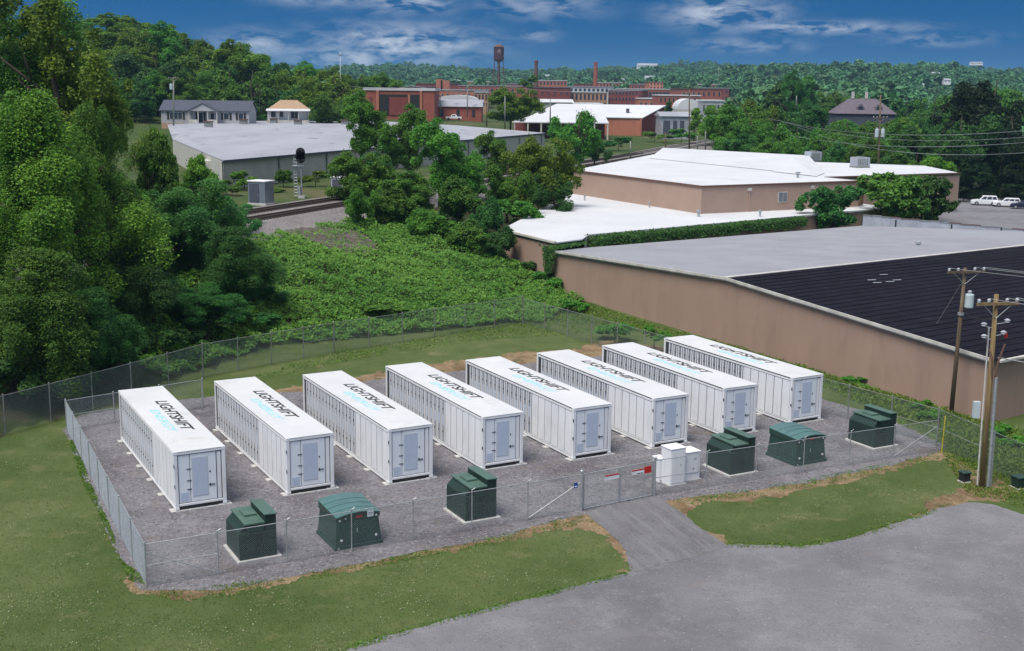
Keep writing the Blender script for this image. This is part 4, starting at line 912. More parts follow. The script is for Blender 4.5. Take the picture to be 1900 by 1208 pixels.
def houses():
    c = D(381, 229, 284); t, B, r = gable_house((c.x, c.y + 4, hz(c.x, c.y) + .9 if abs(hz(c.x, c.y) - c.z) < 3 else c.z), 0, 20.3, 8.2, 3.1, 2.1, 'long grey manufactured home with blue-grey roof on the hill', SIDING, SHING, fnd=BRICKT)
    y = -4.1
    win(B, t, -8.2, -5.2, .9, 2.5, y, BLACK); win(B, t, 4.3, 5.6, .9, 2.5, y, BLACK); win(B, t, 7.7, 8.9, .9, 2.5, y, BLACK); win(B, t, -1.6, -.4, .2, 2.6, y, BLACK); win(B, t, 1.2, 2.2, .9, 2.5, y)
    m = MB(); m.add([(-3.4, y - 2, 2.9), (3.4, y - 2, 2.9), (0, y - 2, 4.5), (-3.4, y + 1, 2.9), (3.4, y + 1, 2.9), (0, y + 2.2, 4.5)], [(0, 1, 2), (0, 2, 5, 3), (1, 4, 5, 2), (0, 3, 4, 1)]); B(m, 'porch_gable', SIDING)
    m = MB(); m.add([(-3.8, y - 2.2, 2.85), (0, y - 2.2, 4.72), (0, y + 2.2, 4.72), (-3.8, y + 1, 2.85), (-3.8, y - 2.2, 2.72), (0, y - 2.2, 4.58), (0, y + 2.2, 4.58), (-3.8, y + 1, 2.72)], [(0, 1, 2, 3), (7, 6, 5, 4), (0, 4, 5, 1), (0, 3, 7, 4)]); B(m, 'porch_roof', SHING)
    m = MB(); m.add([(3.8, y - 2.2, 2.85), (0.002, y - 2.2, 4.72), (0.002, y + 2.2, 4.72), (3.8, y + 1, 2.85), (3.8, y - 2.2, 2.72), (.002, y - 2.2, 4.58), (.002, y + 2.2, 4.58), (3.8, y + 1, 2.72)], [(3, 2, 1, 0), (4, 5, 6, 7), (1, 5, 4, 0), (4, 7, 3, 0)]); B(m, 'porch_roof', SHING)
    for x in (-3.2, -1.1, 1.1, 3.2): B(MB().box((x - .09, y - 1.9, -.6), (x + .09, y - 1.72, 2.85)), 'porch_post', WTRIM)
    o = B(MB().box((-3.4, y - 2, -1.2), (3.4, y - .01, -.02)), 'porch_deck', WTRIM)
    for x0, x1 in ((-3.3, -1.2), (1.2, 3.3)): B(MB().box((x0, y - 1.98, -.019), (x1, y - 1.92, .95)), 'railing', WTRIM, o)
    for k in range(6): B(MB().box((-.6, y - 2.3 - k * .3, -.3 - k * .2), (.6, y - 2.01 - k * .3, -.2 - k * .2)), 'step', WOODY, o)
    for x in (-.72, .66): B(MB().box((x, y - 3.9, -1.2), (x + .07, y - 2.01, .2)), 'stair_rail', WTRIM, o)
    c = D(531, 224, 296); t, B, r = gable_house((c.x, c.y + 4, c.z + .2), .15, 10.0, 8.5, 2.4, 2.2, 'small white house with orange hipped roof on the hill', WHITE, SHINGO, hip=3.4)
    y = -4.25
    win(B, t, -4.2, -3.0, .6, 2.1, y); win(B, t, .5, 2.4, .3, 2.1, y); win(B, t, -2.2, -1.2, .6, 2.1, y)
    for x in (-4.8, -2.4, 0, 2.4, 4.8): B(MB().box((x - .1, y - 1.9, 0), (x + .1, y - 1.7, 2.3)), 'porch_post', WTRIM)
    B(MB().box((-5.0, y - 2, -1.2), (5.0, y - .01, -.02)), 'porch_deck', WTRIM); B(MB().add([(-5.2, y - 2.2, 2.25), (5.2, y - 2.2, 2.25), (5.2, y + .3, 2.62), (-5.2, y + .3, 2.62), (-5.2, y - 2.2, 2.1), (5.2, y - 2.2, 2.1), (5.2, y + .3, 2.5), (-5.2, y + .3, 2.5)], [(0, 1, 2, 3), (7, 6, 5, 4), (0, 4, 5, 1), (1, 5, 6, 2), (3, 7, 4, 0)]), 'porch_roof', ROOFWH)
    # large dormered house among the right-hand trees
    c = D(1612, 212, 330); t, B, r = gable_house((c.x, c.y + 7, c.z - 1.3), -.10, 15.5, 13, 1.6, 3.7, 'large house with purple-grey hipped roof and two dormers among the trees', SHING, SHINGP, hip=4.5)
    for x in (-1.2, 3.6):
        m = MB(); m.add([(x - 1, -5.2, 2.0), (x + 1, -5.2, 2.0), (x + 1, -5.2, 3.0), (x, -5.2, 4.1), (x - 1, -5.2, 3.0), (x - 1, -2.6, 3.6), (x + 1, -2.6, 3.6), (x, -1.7, 4.1)], [(0, 1, 2, 3, 4), (4, 3, 7, 5), (2, 6, 7, 3), (0, 4, 5), (1, 6, 2)])
        o = B(m, 'dormer', SHINGP, r); B(MB().box((x - .5, -5.29, 2.25), (x + .5, -5.201, 3.3)), 'pane', GLASSD, r)
    for x in (-2.6, 1.0): B(MB().box((x - .35, -.35, 5.4), (x + .35, .35, 7.2)), 'chimney', WTRIM, r)
houses()

def block(label, px0, px1, yt, yb, Y, dep, wall, roof=None, name='brick_mill', rz=0, wins=None, roofh=.0, para=.5, cat='building', base=None):
    a, b, c = D(px0, yb, Y), D(px1, yb, Y), D(px0, yt, Y); L = (b - a).length; h = c.z - a.z; z = (a.z + b.z) / 2
    t = thing(name, label, cat, (a.x, Y, z), rz)
    B = lambda m, n, mt, par=t: m.build(n, mt, par, world=False)
    B(MB().box((0, 0, -6), (L, dep, h)), 'wall', wall)
    if roof:
        if roofh: B(MB().add([(-.5, -.5, h + .01), (L + .5, -.5, h + .01), (L + .5, dep + .5, h + .01), (-.5, dep + .5, h + .01), (-.5, dep / 2, h + roofh), (L + .5, dep / 2, h + roofh)], [(0, 1, 5, 4), (2, 3, 4, 5), (0, 4, 3), (1, 2, 5), (3, 2, 1, 0)]), 'roof', roof)
        else: B(MB().box((-.3, -.3, h + .001), (L + .3, dep + .3, h + para)), 'roof', roof)
    if wins:
        rows, cols, wf, hf, mt = wins
        for r in range(rows):
            for k in range(cols):
                cw, ch = L / cols, h / rows; x = (k + .5) * cw; zc = (r + .52) * ch
                o = B(MB().box((x - cw * wf / 2 - .12, -.10, zc - ch * hf / 2 - .12), (x + cw * wf / 2 + .12, -.001, zc + ch * hf / 2 + .12)), 'window', mt)
                B(MB().box((x - cw * wf / 2, -.16, zc - ch * hf / 2), (x + cw * wf / 2, -.1005, zc + ch * hf / 2)), 'pane', GLASSD, o)
    return t, B, L, h
def town():
    t, B, L, h = block('low orange-brick building with wide dark open bay and flat roof', 676, 806, 168, 216, 382, 26, BRICK, ROOFWH, name='brick_building', para=.8)
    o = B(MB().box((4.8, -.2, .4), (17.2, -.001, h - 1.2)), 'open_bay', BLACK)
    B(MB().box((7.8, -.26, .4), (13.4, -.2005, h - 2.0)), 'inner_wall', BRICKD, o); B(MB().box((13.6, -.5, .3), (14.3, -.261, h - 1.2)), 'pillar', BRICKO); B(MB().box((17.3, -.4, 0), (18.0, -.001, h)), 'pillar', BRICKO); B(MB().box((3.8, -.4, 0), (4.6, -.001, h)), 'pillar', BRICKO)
    B(MB().box((1.5, -.3, 0), (2.4, -.001, h - 2)), 'door', BRICKD)
    block('orange-brick end block left of the dark open bay', 613, 672, 176, 218, 384, 20, BRICKO, ROOFWH, name='brick_building', para=.7)
    block('low red brick shed with grey-white roof behind the pale warehouse', 806, 893, 198, 222, 400, 22, BRICK, ROOFGR, name='brick_shed', wins=(1, 3, .16, .5, BRICKD), roofh=2.2)
    t, B, L, h = block('white round-roofed shed above the low brick shed', 812, 884, 185, 196, 430, 12, CREAMW, None, name='round_roof_shed')
    m = MB(); n = 10; vs = [(L / 2 - (L / 2 + .4) * math.cos(math.pi * k / n), y, h + 1.6 * math.sin(math.pi * k / n)) for y in (-.3, 12.3) for k in range(n + 1)]
    m.add(vs, [tuple(range(n, -1, -1)), tuple(range(n + 1, 2 * n + 2))] + [(k, k + 1, n + 2 + k, n + 1 + k) for k in range(n)] + [(0, n + 1, 2 * n + 1, n)]); B(m, 'roof', ROOFWH)
    block('long low red mill wing left of the water tower', 816, 905, 168, 192, 640, 40, BRICKO, ROOFGR, wins=(1, 9, .35, .4, BRICKT))
    block('maroon flat-topped mill block far left of the water tower', 772, 852, 156, 176, 900, 50, BRICKD, TRIM)
    block('dark mill block behind the open-bay building', 735, 806, 162, 176, 780, 40, BRICKD, SHINGP)
    block('long pale-roofed mill range in front of the water tower', 850, 985, 160, 178, 800, 60, BRICK, ROOFGR, wins=(1, 14, .4, .45, BRICKT))
    for px, w, yt, yb, lab in ((739, 10, 149, 172, 'short square brick stack behind the open-bay building'), (815, 12, 147, 172, 'short square brick stack beside the maroon mill block'), (826, 16, 149, 163, 'short wide brick stair tower on the maroon mill block')):
        block(lab, px - w / 2, px + w / 2, yt, yb, 790, 6, BRICKO, None, name='brick_stack', cat='chimney')
    # mills right of the tower
    t, B, L, h = block('tall dark red mill wall right of the water tower', 988, 1058, 163, 205, 690, 60, BRICKD, SHINGP, wins=(2, 6, .2, .3, BRICK))
    block('tan brick mill with tall narrow windows', 1058, 1126, 172, 204, 700, 40, BRICKT, ROOFWH, wins=(2, 9, .42, .62, BRICK))
    block('white sawtooth roof block above the tan brick mill', 1056, 1138, 162, 174, 760, 30, ROOFWH, ROOFGR, wins=(1, 10, .5, .5, GALVD))
    block('dark many-windowed mill wing right of the tan brick mill', 1128, 1184, 168, 200, 720, 40, BRICKD, ROOFGR, wins=(3, 9, .55, .5, BRICK), rz=-.25)
    block('long mill with a blue-grey window band', 1150, 1268, 166, 190, 860, 40, BRICK, ROOFWH, wins=(1, 18, .7, .55, SHING))
    block('pale pink brick mill wing right of the windowed mill', 1184, 1262, 184, 206, 700, 30, BRICKO, ROOFWH, wins=(1, 8, .3, .35, BRICKT))
    block('red brick mill at the right end of town', 1262, 1338, 166, 200, 760, 50, BRICK, TRIM, wins=(2, 8, .35, .4, BRICKT))
    block('dull red mill block with stair tower, right edge of town', 1305, 1352, 164, 188, 900, 40, BRICKD, ROOFGR, wins=(2, 5, .35, .4, BRICK))
    block('flat tan-roofed shed just in front of the mills', 1120, 1240, 199, 208, 520, 25, BRICKT, ROOFGR, name='low_shed')
    for i, (x0, x1, yt, yb, Y, w, r, wn, lab) in enumerate(((700, 742, 160, 172, 820, BRICK, ROOFGR, (1, 6, .4, .5, BRICKT), 'small mill block above the open-bay building'), (868, 912, 152, 164, 980, BRICKO, ROOFWH, (1, 7, .4, .5, BRICK), 'pale-roofed block just left of the water tower'), (940, 990, 156, 166, 960, BRICK, ROOFGR, (1, 8, .4, .5, BRICKT), 'low block at the foot of the water tower'), (1000, 1052, 150, 160, 990, BRICKO, ROOFWH, (1, 8, .4, .5, BRICK), 'pale-roofed block between the two chimneys'),
        (1068, 1100, 156, 166, 960, BRICK, TRIM, (1, 5, .4, .5, BRICKT), 'small red block left of the right-hand chimney'), (1112, 1160, 154, 164, 980, BRICKO, ROOFWH, (1, 8, .4, .5, BRICK), 'white-topped block right of the right-hand chimney'), (1170, 1215, 157, 168, 940, BRICK, ROOFGR, (1, 7, .4, .5, BRICKT), 'grey-roofed block behind the long mill'), (1205, 1230, 153, 166, 900, BRICKO, TRIM, (2, 4, .4, .5, BRICK), 'square brick tower block on the long mill'), (1222, 1300, 178, 192, 640, BRICK, ROOFWH, (1, 10, .4, .5, BRICKT), 'low red wing with white roof before the long mill'),
        (1290, 1335, 157, 168, 1000, BRICKO, ROOFWH, (1, 6, .4, .5, BRICK), 'pale-roofed block at the right end of the mills'), (1060, 1118, 194, 203, 560, CREAMW, ROOFWH, (1, 8, .3, .4, SHING), 'white low shed in front of the tan brick mill'), (1130, 1185, 200, 209, 540, BRICKO, ROOFWH, (1, 8, .3, .4, BRICKT), 'low orange shed before the windowed mill wing'), (880, 905, 172, 190, 560, BRICKT, ROOFGR, (1, 4, .4, .5, BRICK), 'tan block between the round tree and the low brick shed'), (1345, 1385, 165, 176, 1000, BRICK, ROOFWH, (1, 6, .4, .5, BRICKT), 'red block above the woods at the far right of town'))):
        block(lab, x0, x1, yt, yb, Y, 30, w, r, wins=wn)
    # brick warehouse with big white roof
    Y = 352; gx = 40.5
    a = G(1188, 254, 6.0); b = G(1228, 252, 6.0)
    t = thing('brick_warehouse', 'red brick warehouse with low white gabled roof by the tracks', 'building', a)
    Lb = 34; w = (D(1228, 250, a.y + 3).x - a.x); B = lambda m, n, mt, par=t: m.build(n, mt, par, world=False)
    dx, dy = -.97, .22   # long wall runs off to the left
    p0 = Vector((0, 0)); p1 = Vector((dx * Lb, dy * Lb)); q0 = Vector((8.5, 13)); q1 = q0 + p1; hw, hg = 5.6, 9.0
    def poly(vs, fs, n, mt, par=t): return B(MB().add(vs, fs), n, mt, par)
    poly([V3(p0, -1), V3(p1, -1), V3(p1, hw), V3(p0, hw), V3(p0 + Vector((.1, .3)), -1), V3(p1 + Vector((.1, .3)), -1), V3(p1 + Vector((.1, .3)), hw), V3(p0 + Vector((.1, .3)), hw)], [(0, 3, 2, 1), (4, 5, 6, 7), (0, 4, 7, 3), (1, 2, 6, 5), (3, 7, 6, 2)], 'long_wall', BRICKO)
    g = [V3(p0, -1), V3(q0, -1), V3(q0, hg), V3(p0, hw + .001)]; off = Vector((-.25, .06, 0))
    poly(g + [v + off for v in g], [(0, 1, 2, 3), (7, 6, 5, 4), (0, 4, 5, 1), (1, 5, 6, 2), (2, 6, 7, 3), (3, 7, 4, 0)], 'gable_wall', BRICKD)
    u = Vector((.5, -.4)); B(MB().slab([V3(p0 + u, hw + .1), V3(q0 + Vector((.5, .3)), hg + .25), V3(q1, hg + .25), V3(p1 + Vector((0, -.5)), hw + .1)], .25), 'roof', ROOFWH)
    B(MB().box((-.3, -.3, -1), (.3, .2, hw)), 'corner_pilaster', BRICKO); c = p0.lerp(q0, .3) + Vector((-6, 2)); B(MB().lathe([(.5, 0), (.5, 1.1), (.7, 1.2)], (c.x, c.y, hw + 1.4), 8), 'roof_vent', SHINGP)
    # white long roof shed left of it
    a = D(950, 226, 330); t = thing('white_roof_shed', 'long open shed with broad white roof left of the brick warehouse', 'building', (a.x, 330, hz(a.x, 330)))
    B = lambda m, n, mt, par=t: m.build(n, mt, par, world=False); L = D(1130, 226, 330).x - a.x; z = a.z - hz(a.x, 330)
    B(MB().slab([(0, 0, z), (L, 0, z), (L, 34, z + 3.4), (13, 34, z + 3.4)], .25), 'roof', ROOFWH)
    for k in range(8): B(MB().box((.5 + k * (L - 1) / 7, .1, -1), (.9 + k * (L - 1) / 7, .5, z - .26)), 'post', WTRIM)
    B(MB().box((.3, 8, -1), (L - .5, 8.3, z - .3)), 'back_wall', BRICKD)
    block('white gabled shed behind the white-roofed open shed', 1005, 1062, 190, 212, 420, 20, CREAMW, ROOFWH, name='white_shed', roofh=1.0)
    t, B, L, h = block('grey-blue metal shed right of the brick warehouse', 1226, 1281, 216, 250, 352, 14, CORR, ROOFGR, name='metal_shed', roofh=1.2)
    for x0, x1 in ((.6, 2.6), (3.4, 4.6), (5.4, 6.6)): B(MB().box((x0, -.1, 0), (x1, -.001, h - 1.2)), 'opening', SHING)
    t, B, L, h = block('white quonset hut at the end of the tracks', 1256, 1300, 203, 213, 470, 16, CREAMW, None, name='quonset_hut')
    m = MB(); n = 12; vs = [(L / 2 - (L / 2) * math.cos(math.pi * k / n), y, h + 4.0 * math.sin(math.pi * k / n)) for y in (0, 16) for k in range(n + 1)]
    m.add(vs, [tuple(range(n, -1, -1)), tuple(range(n + 1, 2 * n + 2))] + [(k, k + 1, n + 2 + k, n + 1 + k) for k in range(n)] + [(0, n + 1, 2 * n + 1, n)]); B(m, 'roof', ROOFWH)
    block('grey two-storey building right of the quonset hut', 1302, 1342, 188, 214, 460, 14, CORR, ROOFWH, name='white_building', wins=(1, 6, .45, .45, WTRIM))
    # water tower
    c = D(925, 165, 850); z = hz(c.x, 850); top = D(925, 82, 850).z - z
    t = thing('water_tower', 'dark rusty water tower on tall steel legs above the mills', 'water tower', (c.x, 850, z))
    B = lambda m, n, mt, par=t: m.build(n, mt, par, world=False)
    zt0 = D(925, 110, 850).z - z; r = 3.5
    k = B(MB().lathe([(.6, zt0 - 2.2), (2.4, zt0 - 1.2), (r, zt0), (r, top - 2.0)], (0, 0, 0), 20), 'tank', TANKM); B(MB().lathe([(r + .25, top - 2.0), (r * .7, top - .8), (.3, top), (.1, top + .5)], (0, 0, 0), 20), 'tank_roof', RUST, k)
    B(MB().lathe([(r + .8, zt0), (r + .8, zt0 + .15), (r + .1, zt0 + .16)], (0, 0, 0), 20), 'walkway', RUST, k)
    legs = []
    for i in range(6):
        a = math.pi / 6 + i * math.pi / 3; p, q = Vector((5.2 * math.cos(a), 5.2 * math.sin(a), 0)), Vector((3.3 * math.cos(a), 3.3 * math.sin(a), zt0 + .5)); legs.append((p, q)); B(MB().tube(p, q, .28, n=6), 'leg', RUST)
    for f in (.3, .55, .8):
        m = MB()
        for i in range(6): m.tube(legs[i][0].lerp(legs[i][1], f), legs[(i + 1) % 6][0].lerp(legs[(i + 1) % 6][1], f), .14, n=5)
        B(m, 'ring_brace', RUST)
    B(MB().tube((0, 0, -1), (0, 0, zt0 - 1.5), .9, n=12), 'riser_pipe', TANKM)
    for px, ytop, ybot, lab in ((994, 113, 172, 'dark brick chimney just right of the water tower'), (1104, 116, 178, 'reddish brick chimney standing right of the water tower and the other chimney')):
        c = D(px, ybot, 880); tp = D(px, ytop, 880); z = hz(c.x, 880); t = thing('brick_chimney', lab, 'chimney', (c.x, 880, z))
        o = MB().lathe([(2.0, 0), (1.25, tp.z - z - 1.6), (1.5, tp.z - z - 1.4), (1.5, tp.z - z)], (0, 0, 0), 14).build('stack', RUST if px < 1000 else BRICK, t, world=False); MB().lathe([(1.3, 0), (1.3, .3)], (0, 0, tp.z - z + .001), 14).build('cap', BRICKD, t, world=False)
    # pale houses on the far hillside
    k = 0
    spots = [(1182, 1219, 118, 127, 2150, 'long pale building on the crest of the far hill'), (1196, 1214, 141, 150, 1500, 'white house below the crest of the far hill, the upper one'), (1180, 1196, 148, 157, 1400, 'white house below the crest of the far hill, the lower left one'), (1204, 1222, 152, 158, 1350, 'white house low on the far hill beside the mills'), (1228, 1250, 126, 130, 2000, 'small pale house right of the long hilltop building'),
             (1325, 1345, 152, 160, 1250, 'white house above the right end of the mills'), (1365, 1385, 149, 154, 1300, 'white house with long roof on the hill slope right of town'), (1148, 1160, 146, 152, 1500, 'tiny white house on the far hill above the windowed mill'), (1012, 1024, 139, 144, 1700, 'tiny white house on the far hill between the chimneys'),
             (1702, 1712, 155, 163, 1000, 'white house among the right-hand woods, the left one'), (1728, 1742, 134, 142, 1200, 'white house among the right-hand woods, the upper one'), (1750, 1762, 146, 153, 1100, 'white house among the right-hand woods, the right one'), (1800, 1822, 115, 119, 2200, 'pale house on the hill crest at the upper right'), (842, 868, 148, 153, 1500, 'small pale house on the far hill left of the water tower')]
    for x0, x1, yt, yb, Y, lab in spots:
        c = D((x0 + x1) / 2, yb, Y); L = D(x1, yb, Y).x - D(x0, yb, Y).x; hh = D(x0, yt, Y).z - D(x0, yb, Y).z
        t, B, r = gable_house((c.x, Y, c.z), 0, L, max(6, L * .45), hh * .62, hh * .42, lab, WHITE, ROOFGR, .3); t['group'] = 'pale houses on the far hills'
        n = max(2, int(L / 4)); y = -max(6, L * .45) / 2
        for i in range(n): B(MB().box((-L / 2 + (i + .3) * L / n, y - .1, hh * .15), (-L / 2 + (i + .6) * L / n, y - .001, hh * .45)), 'window', SHING)
town()

# ------------------------------------------------------------------ poles and wires
def insulator(m, p, s=1): m.lathe([(.03 * s, 0), (.07 * s, .04), (.05 * s, .09), (.08 * s, .13), (.03 * s, .2)], p, 8)
def pole(base, top, r0, r1, label, mat, arm=None, group=None, name='utility_pole', can=None, lamp=False):
    base, top = Vector(base), Vector(top); t = thing(name, label, 'utility pole', base, 0, group)
    MB().path([base - Vector((0, 0, .4)), base.lerp(top, .5), top], [r0, (r0 + r1) / 2, r1], 10).build('shaft', mat, t, smooth=True)
    out = []
    if arm:
        f, L, ang = arm; c = base.lerp(top, f); d = Vector((math.cos(ang), math.sin(ang), 0)); n = Vector((-d.y, d.x, 0))
        M = Matrix.Translation(c - n * (r1 + .06)) @ Matrix.Rotation(ang, 4, 'Z')
        a = MB().box((-L / 2, -.06, -.07), (L / 2, .06, .07), M).build('crossarm', WOODY if mat is WOODY else WOODP, t)
        for s in (-.46, -.22, .22, .46):
            m = MB(); p = M @ Vector((s * L, 0, .071)); insulator(m, p, 1.3); m.build('insulator', INSUL, a); out.append(p + Vector((0, 0, .2)))
        for s in (-1, 1): MB().tube(M @ Vector((s * L * .33, -.02, -.075)), c - n * r1 + Vector((0, 0, -.75)), .018, n=5).build('arm_brace', GALV, a)
    if can:
        f, off, hh, rr = can
        for o in (off if isinstance(off, list) else [off]):
            c = base.lerp(top, f) + Vector(o); k = MB(); k.lathe([(rr * .9, 0), (rr, .05), (rr, hh), (rr * .92, hh + .06), (rr * .5, hh + .1)], c, 14); k = k.build('transformer_can', CANM, t, smooth=False)
            m = MB(); insulator(m, c + Vector((0, 0, hh + .1)), 1.8); m.build('bushing', INSUL, k); MB().box(c + Vector((-.05, -.05, hh * .3)) - Vector(o) * .45, c + Vector((.05, .05, hh * .45)) - Vector(o) * .1).build('bracket', GALVD, k)
    return t, out
def wire(p, q, sag, label, r=.014, group=None, mat=BLACK):
    p, q = Vector(p), Vector(q); n = 18; pts = []
    for i in range(n + 1):
        s = i / n; c = p.lerp(q, s); c.z -= sag * 4 * s * (1 - s); pts.append(c)
    tag(MB().path(pts, r, 5).build('power_line', mat), label, 'power line', group)
WGREY = material('bare_wire', (.34, .36, .37), (.28, .30, .31), .5, metal=.3)
def poles():
    b1 = G(1764, 775); t1 = D(1791, 497, b1.y); p1, o1 = pole(b1, t1, .15, .10, 'weathered grey utility pole with pale transformer can, against the tan wall', WOODP, (.975, 2.6, .25), can=(.74, (.42, -.05, 0), .78, .27))
    MB().lathe([(.19, 0), (.19, .16)], b1.lerp(t1, .69), 10).build('pole_band', GALV, p1)
    MB().tube(b1.lerp(t1, .93), b1.lerp(t1, .62) + Vector((-1.2, .6, 0)), .012, n=5).build('guy_wire', GALVD, p1)
    b2 = G(1822, 905); t2 = D(1849, 546, b2.y); p2, o2 = pole(b2, t2, .155, .11, 'yellowish utility pole with grey conduits nearest the lot', WOODY, (.955, 2.3, .22))
    cd = MB(); ax = Vector((.16, -.22, 0))
    b, u = b2, (t2 - b2)
    for off, f, r, mt, nm in ((Vector((.26, -.10, 0)), .58, .085, GALV, 'conduit'), (Vector((.42, .02, 0)), .30, .07, GALV, 'conduit'), (Vector((-.20, .12, 0)), .83, .045, WTRIM, 'conduit')):
        MB().path([b + off - Vector((0, 0, .2)), b + off + u * f], r, 10).build(nm, mt, p2)
    MB().box(b + Vector((-.62, .2, 0)) + u * .36, b + Vector((-.30, .45, .85)) + u * .36).build('switch_box', CANM, p2)
    m = MB(); m.path([b + u * .58 + Vector((.2, -.1, 0)), b + u * .66 + Vector((.32, -.05, 0)), b + u * .74 + Vector((.62, 0, .1))], .05, 8); m.build('cable_bend', TRIM, p2); MB().path([b + u * .58 + Vector((.02, -.2, 0)), b + u * .68 + Vector((-.05, -.16, 0)), b + u * .72 + Vector((-.16, 0, .05))], .05, 8).build('cable_bend', TRIM, p2)
    MB().box(b + u * .78 + Vector((.55, -.05, .0)), b + u * .78 + Vector((.68, .08, .26))).build('cutout_fuse', REDP, p2)
    for k, (dx, f) in enumerate(((-.5, .78), (.45, .80), (.6, .86), (-.55, .84))):
        m = MB(); c = b + u * f + Vector((dx, -.1, 0)); insulator(m, c, 2.0); m.tube(b + u * (f - .01), c, .02, n=5); m.build('fuse_bracket', INSUL, p2)
    for k, (p, dx) in enumerate(((o1[0], 0), (o1[2], .0), (o1[3], 0))): wire(p, p + Vector((26, -6, -.4)), .5, ['upper wire leaving the weathered pole to the right', 'middle wire leaving the weathered pole to the right', 'lower wire leaving the weathered pole to the right'][k], .016, 'wires from the two near poles', WGREY)
    for k, p in enumerate((o2[1], o2[2], o2[3])): wire(p, p + Vector((20, -8, -.3)), .5, ['upper wire leaving the yellowish pole to the right', 'middle wire leaving the yellowish pole to the right', 'lower wire leaving the yellowish pole to the right'][k], .016, 'wires from the two near poles', WGREY)
    wire(b1.lerp(t1, .72), t2 - Vector((0, 0, 1.2)), .25, 'cable sagging between the two near utility poles', .016, None, BLACK)
    wire(b2 + u * .68 + Vector((.3, 0, 0)), b2 + u * .6 + Vector((16, -3, -.3)), .3, 'thick cable leaving the yellowish pole low on the right', .03, None, WGREY)
    # mid-distance poles
    b = D(1633, 300, 212); tp = D(1634, 176, 212); b.z = 0; pole(b, tp, .2, .13, 'dark utility pole with two white transformer cans before the woods', WOODP, (.80, 2.6, .1), can=(.63, [(-.52, -.2, 0), (.52, -.2, 0)], 1.35, .34))
    for (y0, y1, x0, x1, dep, lab) in ((212, 242, 1400, 1910, 205, 'first wire from the top before the right-hand woods'), (232, 264, 1390, 1910, 200, 'second wire from the top before the right-hand woods'), (236, 283, 1480, 1910, 190, 'third wire from the top before the right-hand woods'), (222, 254, 1440, 1910, 215, 'faint wire just below the top one before the right-hand woods')):
        wire(D(x0, y0, dep + 75), D(x1, y1, dep - 40), 2.2, lab, .03, 'wires before the right-hand woods', WGREY)
    b = D(323, 230, 268); pole(D(322, 232, 268), D(322, 143, 268), .2, .14, 'grey utility pole with transformer can before the manufactured home', GALVD, (.97, 2.2, 0), can=(.74, (-.5, 0, 0), 1.1, .32))
    c = D(632, 215, 340); pole(D(633, 216, 340), D(631, 96, 340), .16, .07, 'tall thin grey mast left of the open-bay building', GALV, (.95, .8, 0), name='steel_mast')
    for px, yb, yt, Y, lab, arm in ((1279, 286, 166, 262, 'tall dark pole beside the tracks, tallest near the brick warehouse', (.93, 3.0, 0)), (1235, 283, 246, 262, 'short dark post beside the tracks', None), (1294, 285, 252, 266, 'grey signal post beside the tracks, left of a pair', None), (1309, 285, 236, 266, 'grey signal post beside the tracks, right of a pair', None), (937, 236, 178, 300, 'thin grey pole before the round tree', None),
                                    (903, 232, 190, 310, 'dark pole beside the low brick shed', (.94, 2, 0)), (1021, 226, 184, 320, 'thin pole before the long white roof', None), (817, 214, 176, 395, 'pole before the low brick shed, left one', (.95, 2, 0)), (867, 214, 160, 395, 'pole before the low brick shed, right one', (.95, 2, 0)), (1170, 290, 262, 235, 'pale post beside the tracks near the white roof', None), (1478, 200, 178, 330, 'grey pole top among the right-hand trees', None), (1333, 172, 122, 900, 'thin pole at the right end of town', None)):
        b = D(px, yb, Y); pole(b, D(px, yt, Y), .17 if Y < 320 else .2, .12, lab, WOODP if 'dark' in lab else GALVD, arm)
    for x0, y0, x1, y1, Y, lab in ((622, 154, 760, 160, 350, 'pale cable left of the maroon mill block'), (760, 158, 960, 170, 390, 'pale cable before the mills, left of the round tree'), (935, 160, 1180, 168, 400, 'pale cable before the mills, right of the round tree')):
        wire(D(x0, y0, Y), D(x1, y1, Y + 30), 1.2, lab, .07, 'cables before the mills', WGREY)
poles()
# small green pedestals, bollard and bins by the poles
def pedestal(px, py, w, h, lab, mat):
    c = G(px, py); t = thing('utility_pedestal', lab, 'utility box', c, .3); B = lambda m, n, mt, par=t: m.build(n, mt, par, world=False, bevel=.02)
    B(MB().box((-w / 2 - .05, -w / 2 - .05, -.05), (w / 2 + .05, w / 2 + .05, .06)), 'base', CONC); B(MB().box((-w / 2, -w / 2, .061), (w / 2, w / 2, h)), 'body', mat); B(MB().box((-w / 2 - .04, -w / 2 - .04, h + .001), (w / 2 + .04, w / 2 + .04, h + .09)), 'cap', TGREEN)
pedestal(1789, 894, .42, .48, 'small dark green utility box left of the yellowish pole', BLACK)
pedestal(1890, 905, .55, .55, 'dark green utility box at the right edge, right of the yellowish pole', TGREEN2)
c = G(1737, 838) + Vector((.25, -.15, 0)); t = thing('marker_post', 'thin yellow marker post at the right fence corner', 'post', c); MB().tube(c - Vector((0, 0, .2)), c + Vector((.05, 0, 2.1)), .035, n=8).build('post', YELP, t); MB().lathe([(.04, 0), (.02, .04)], c + Vector((.05, 0, 2.1)), 8).build('cap', YELP, t)

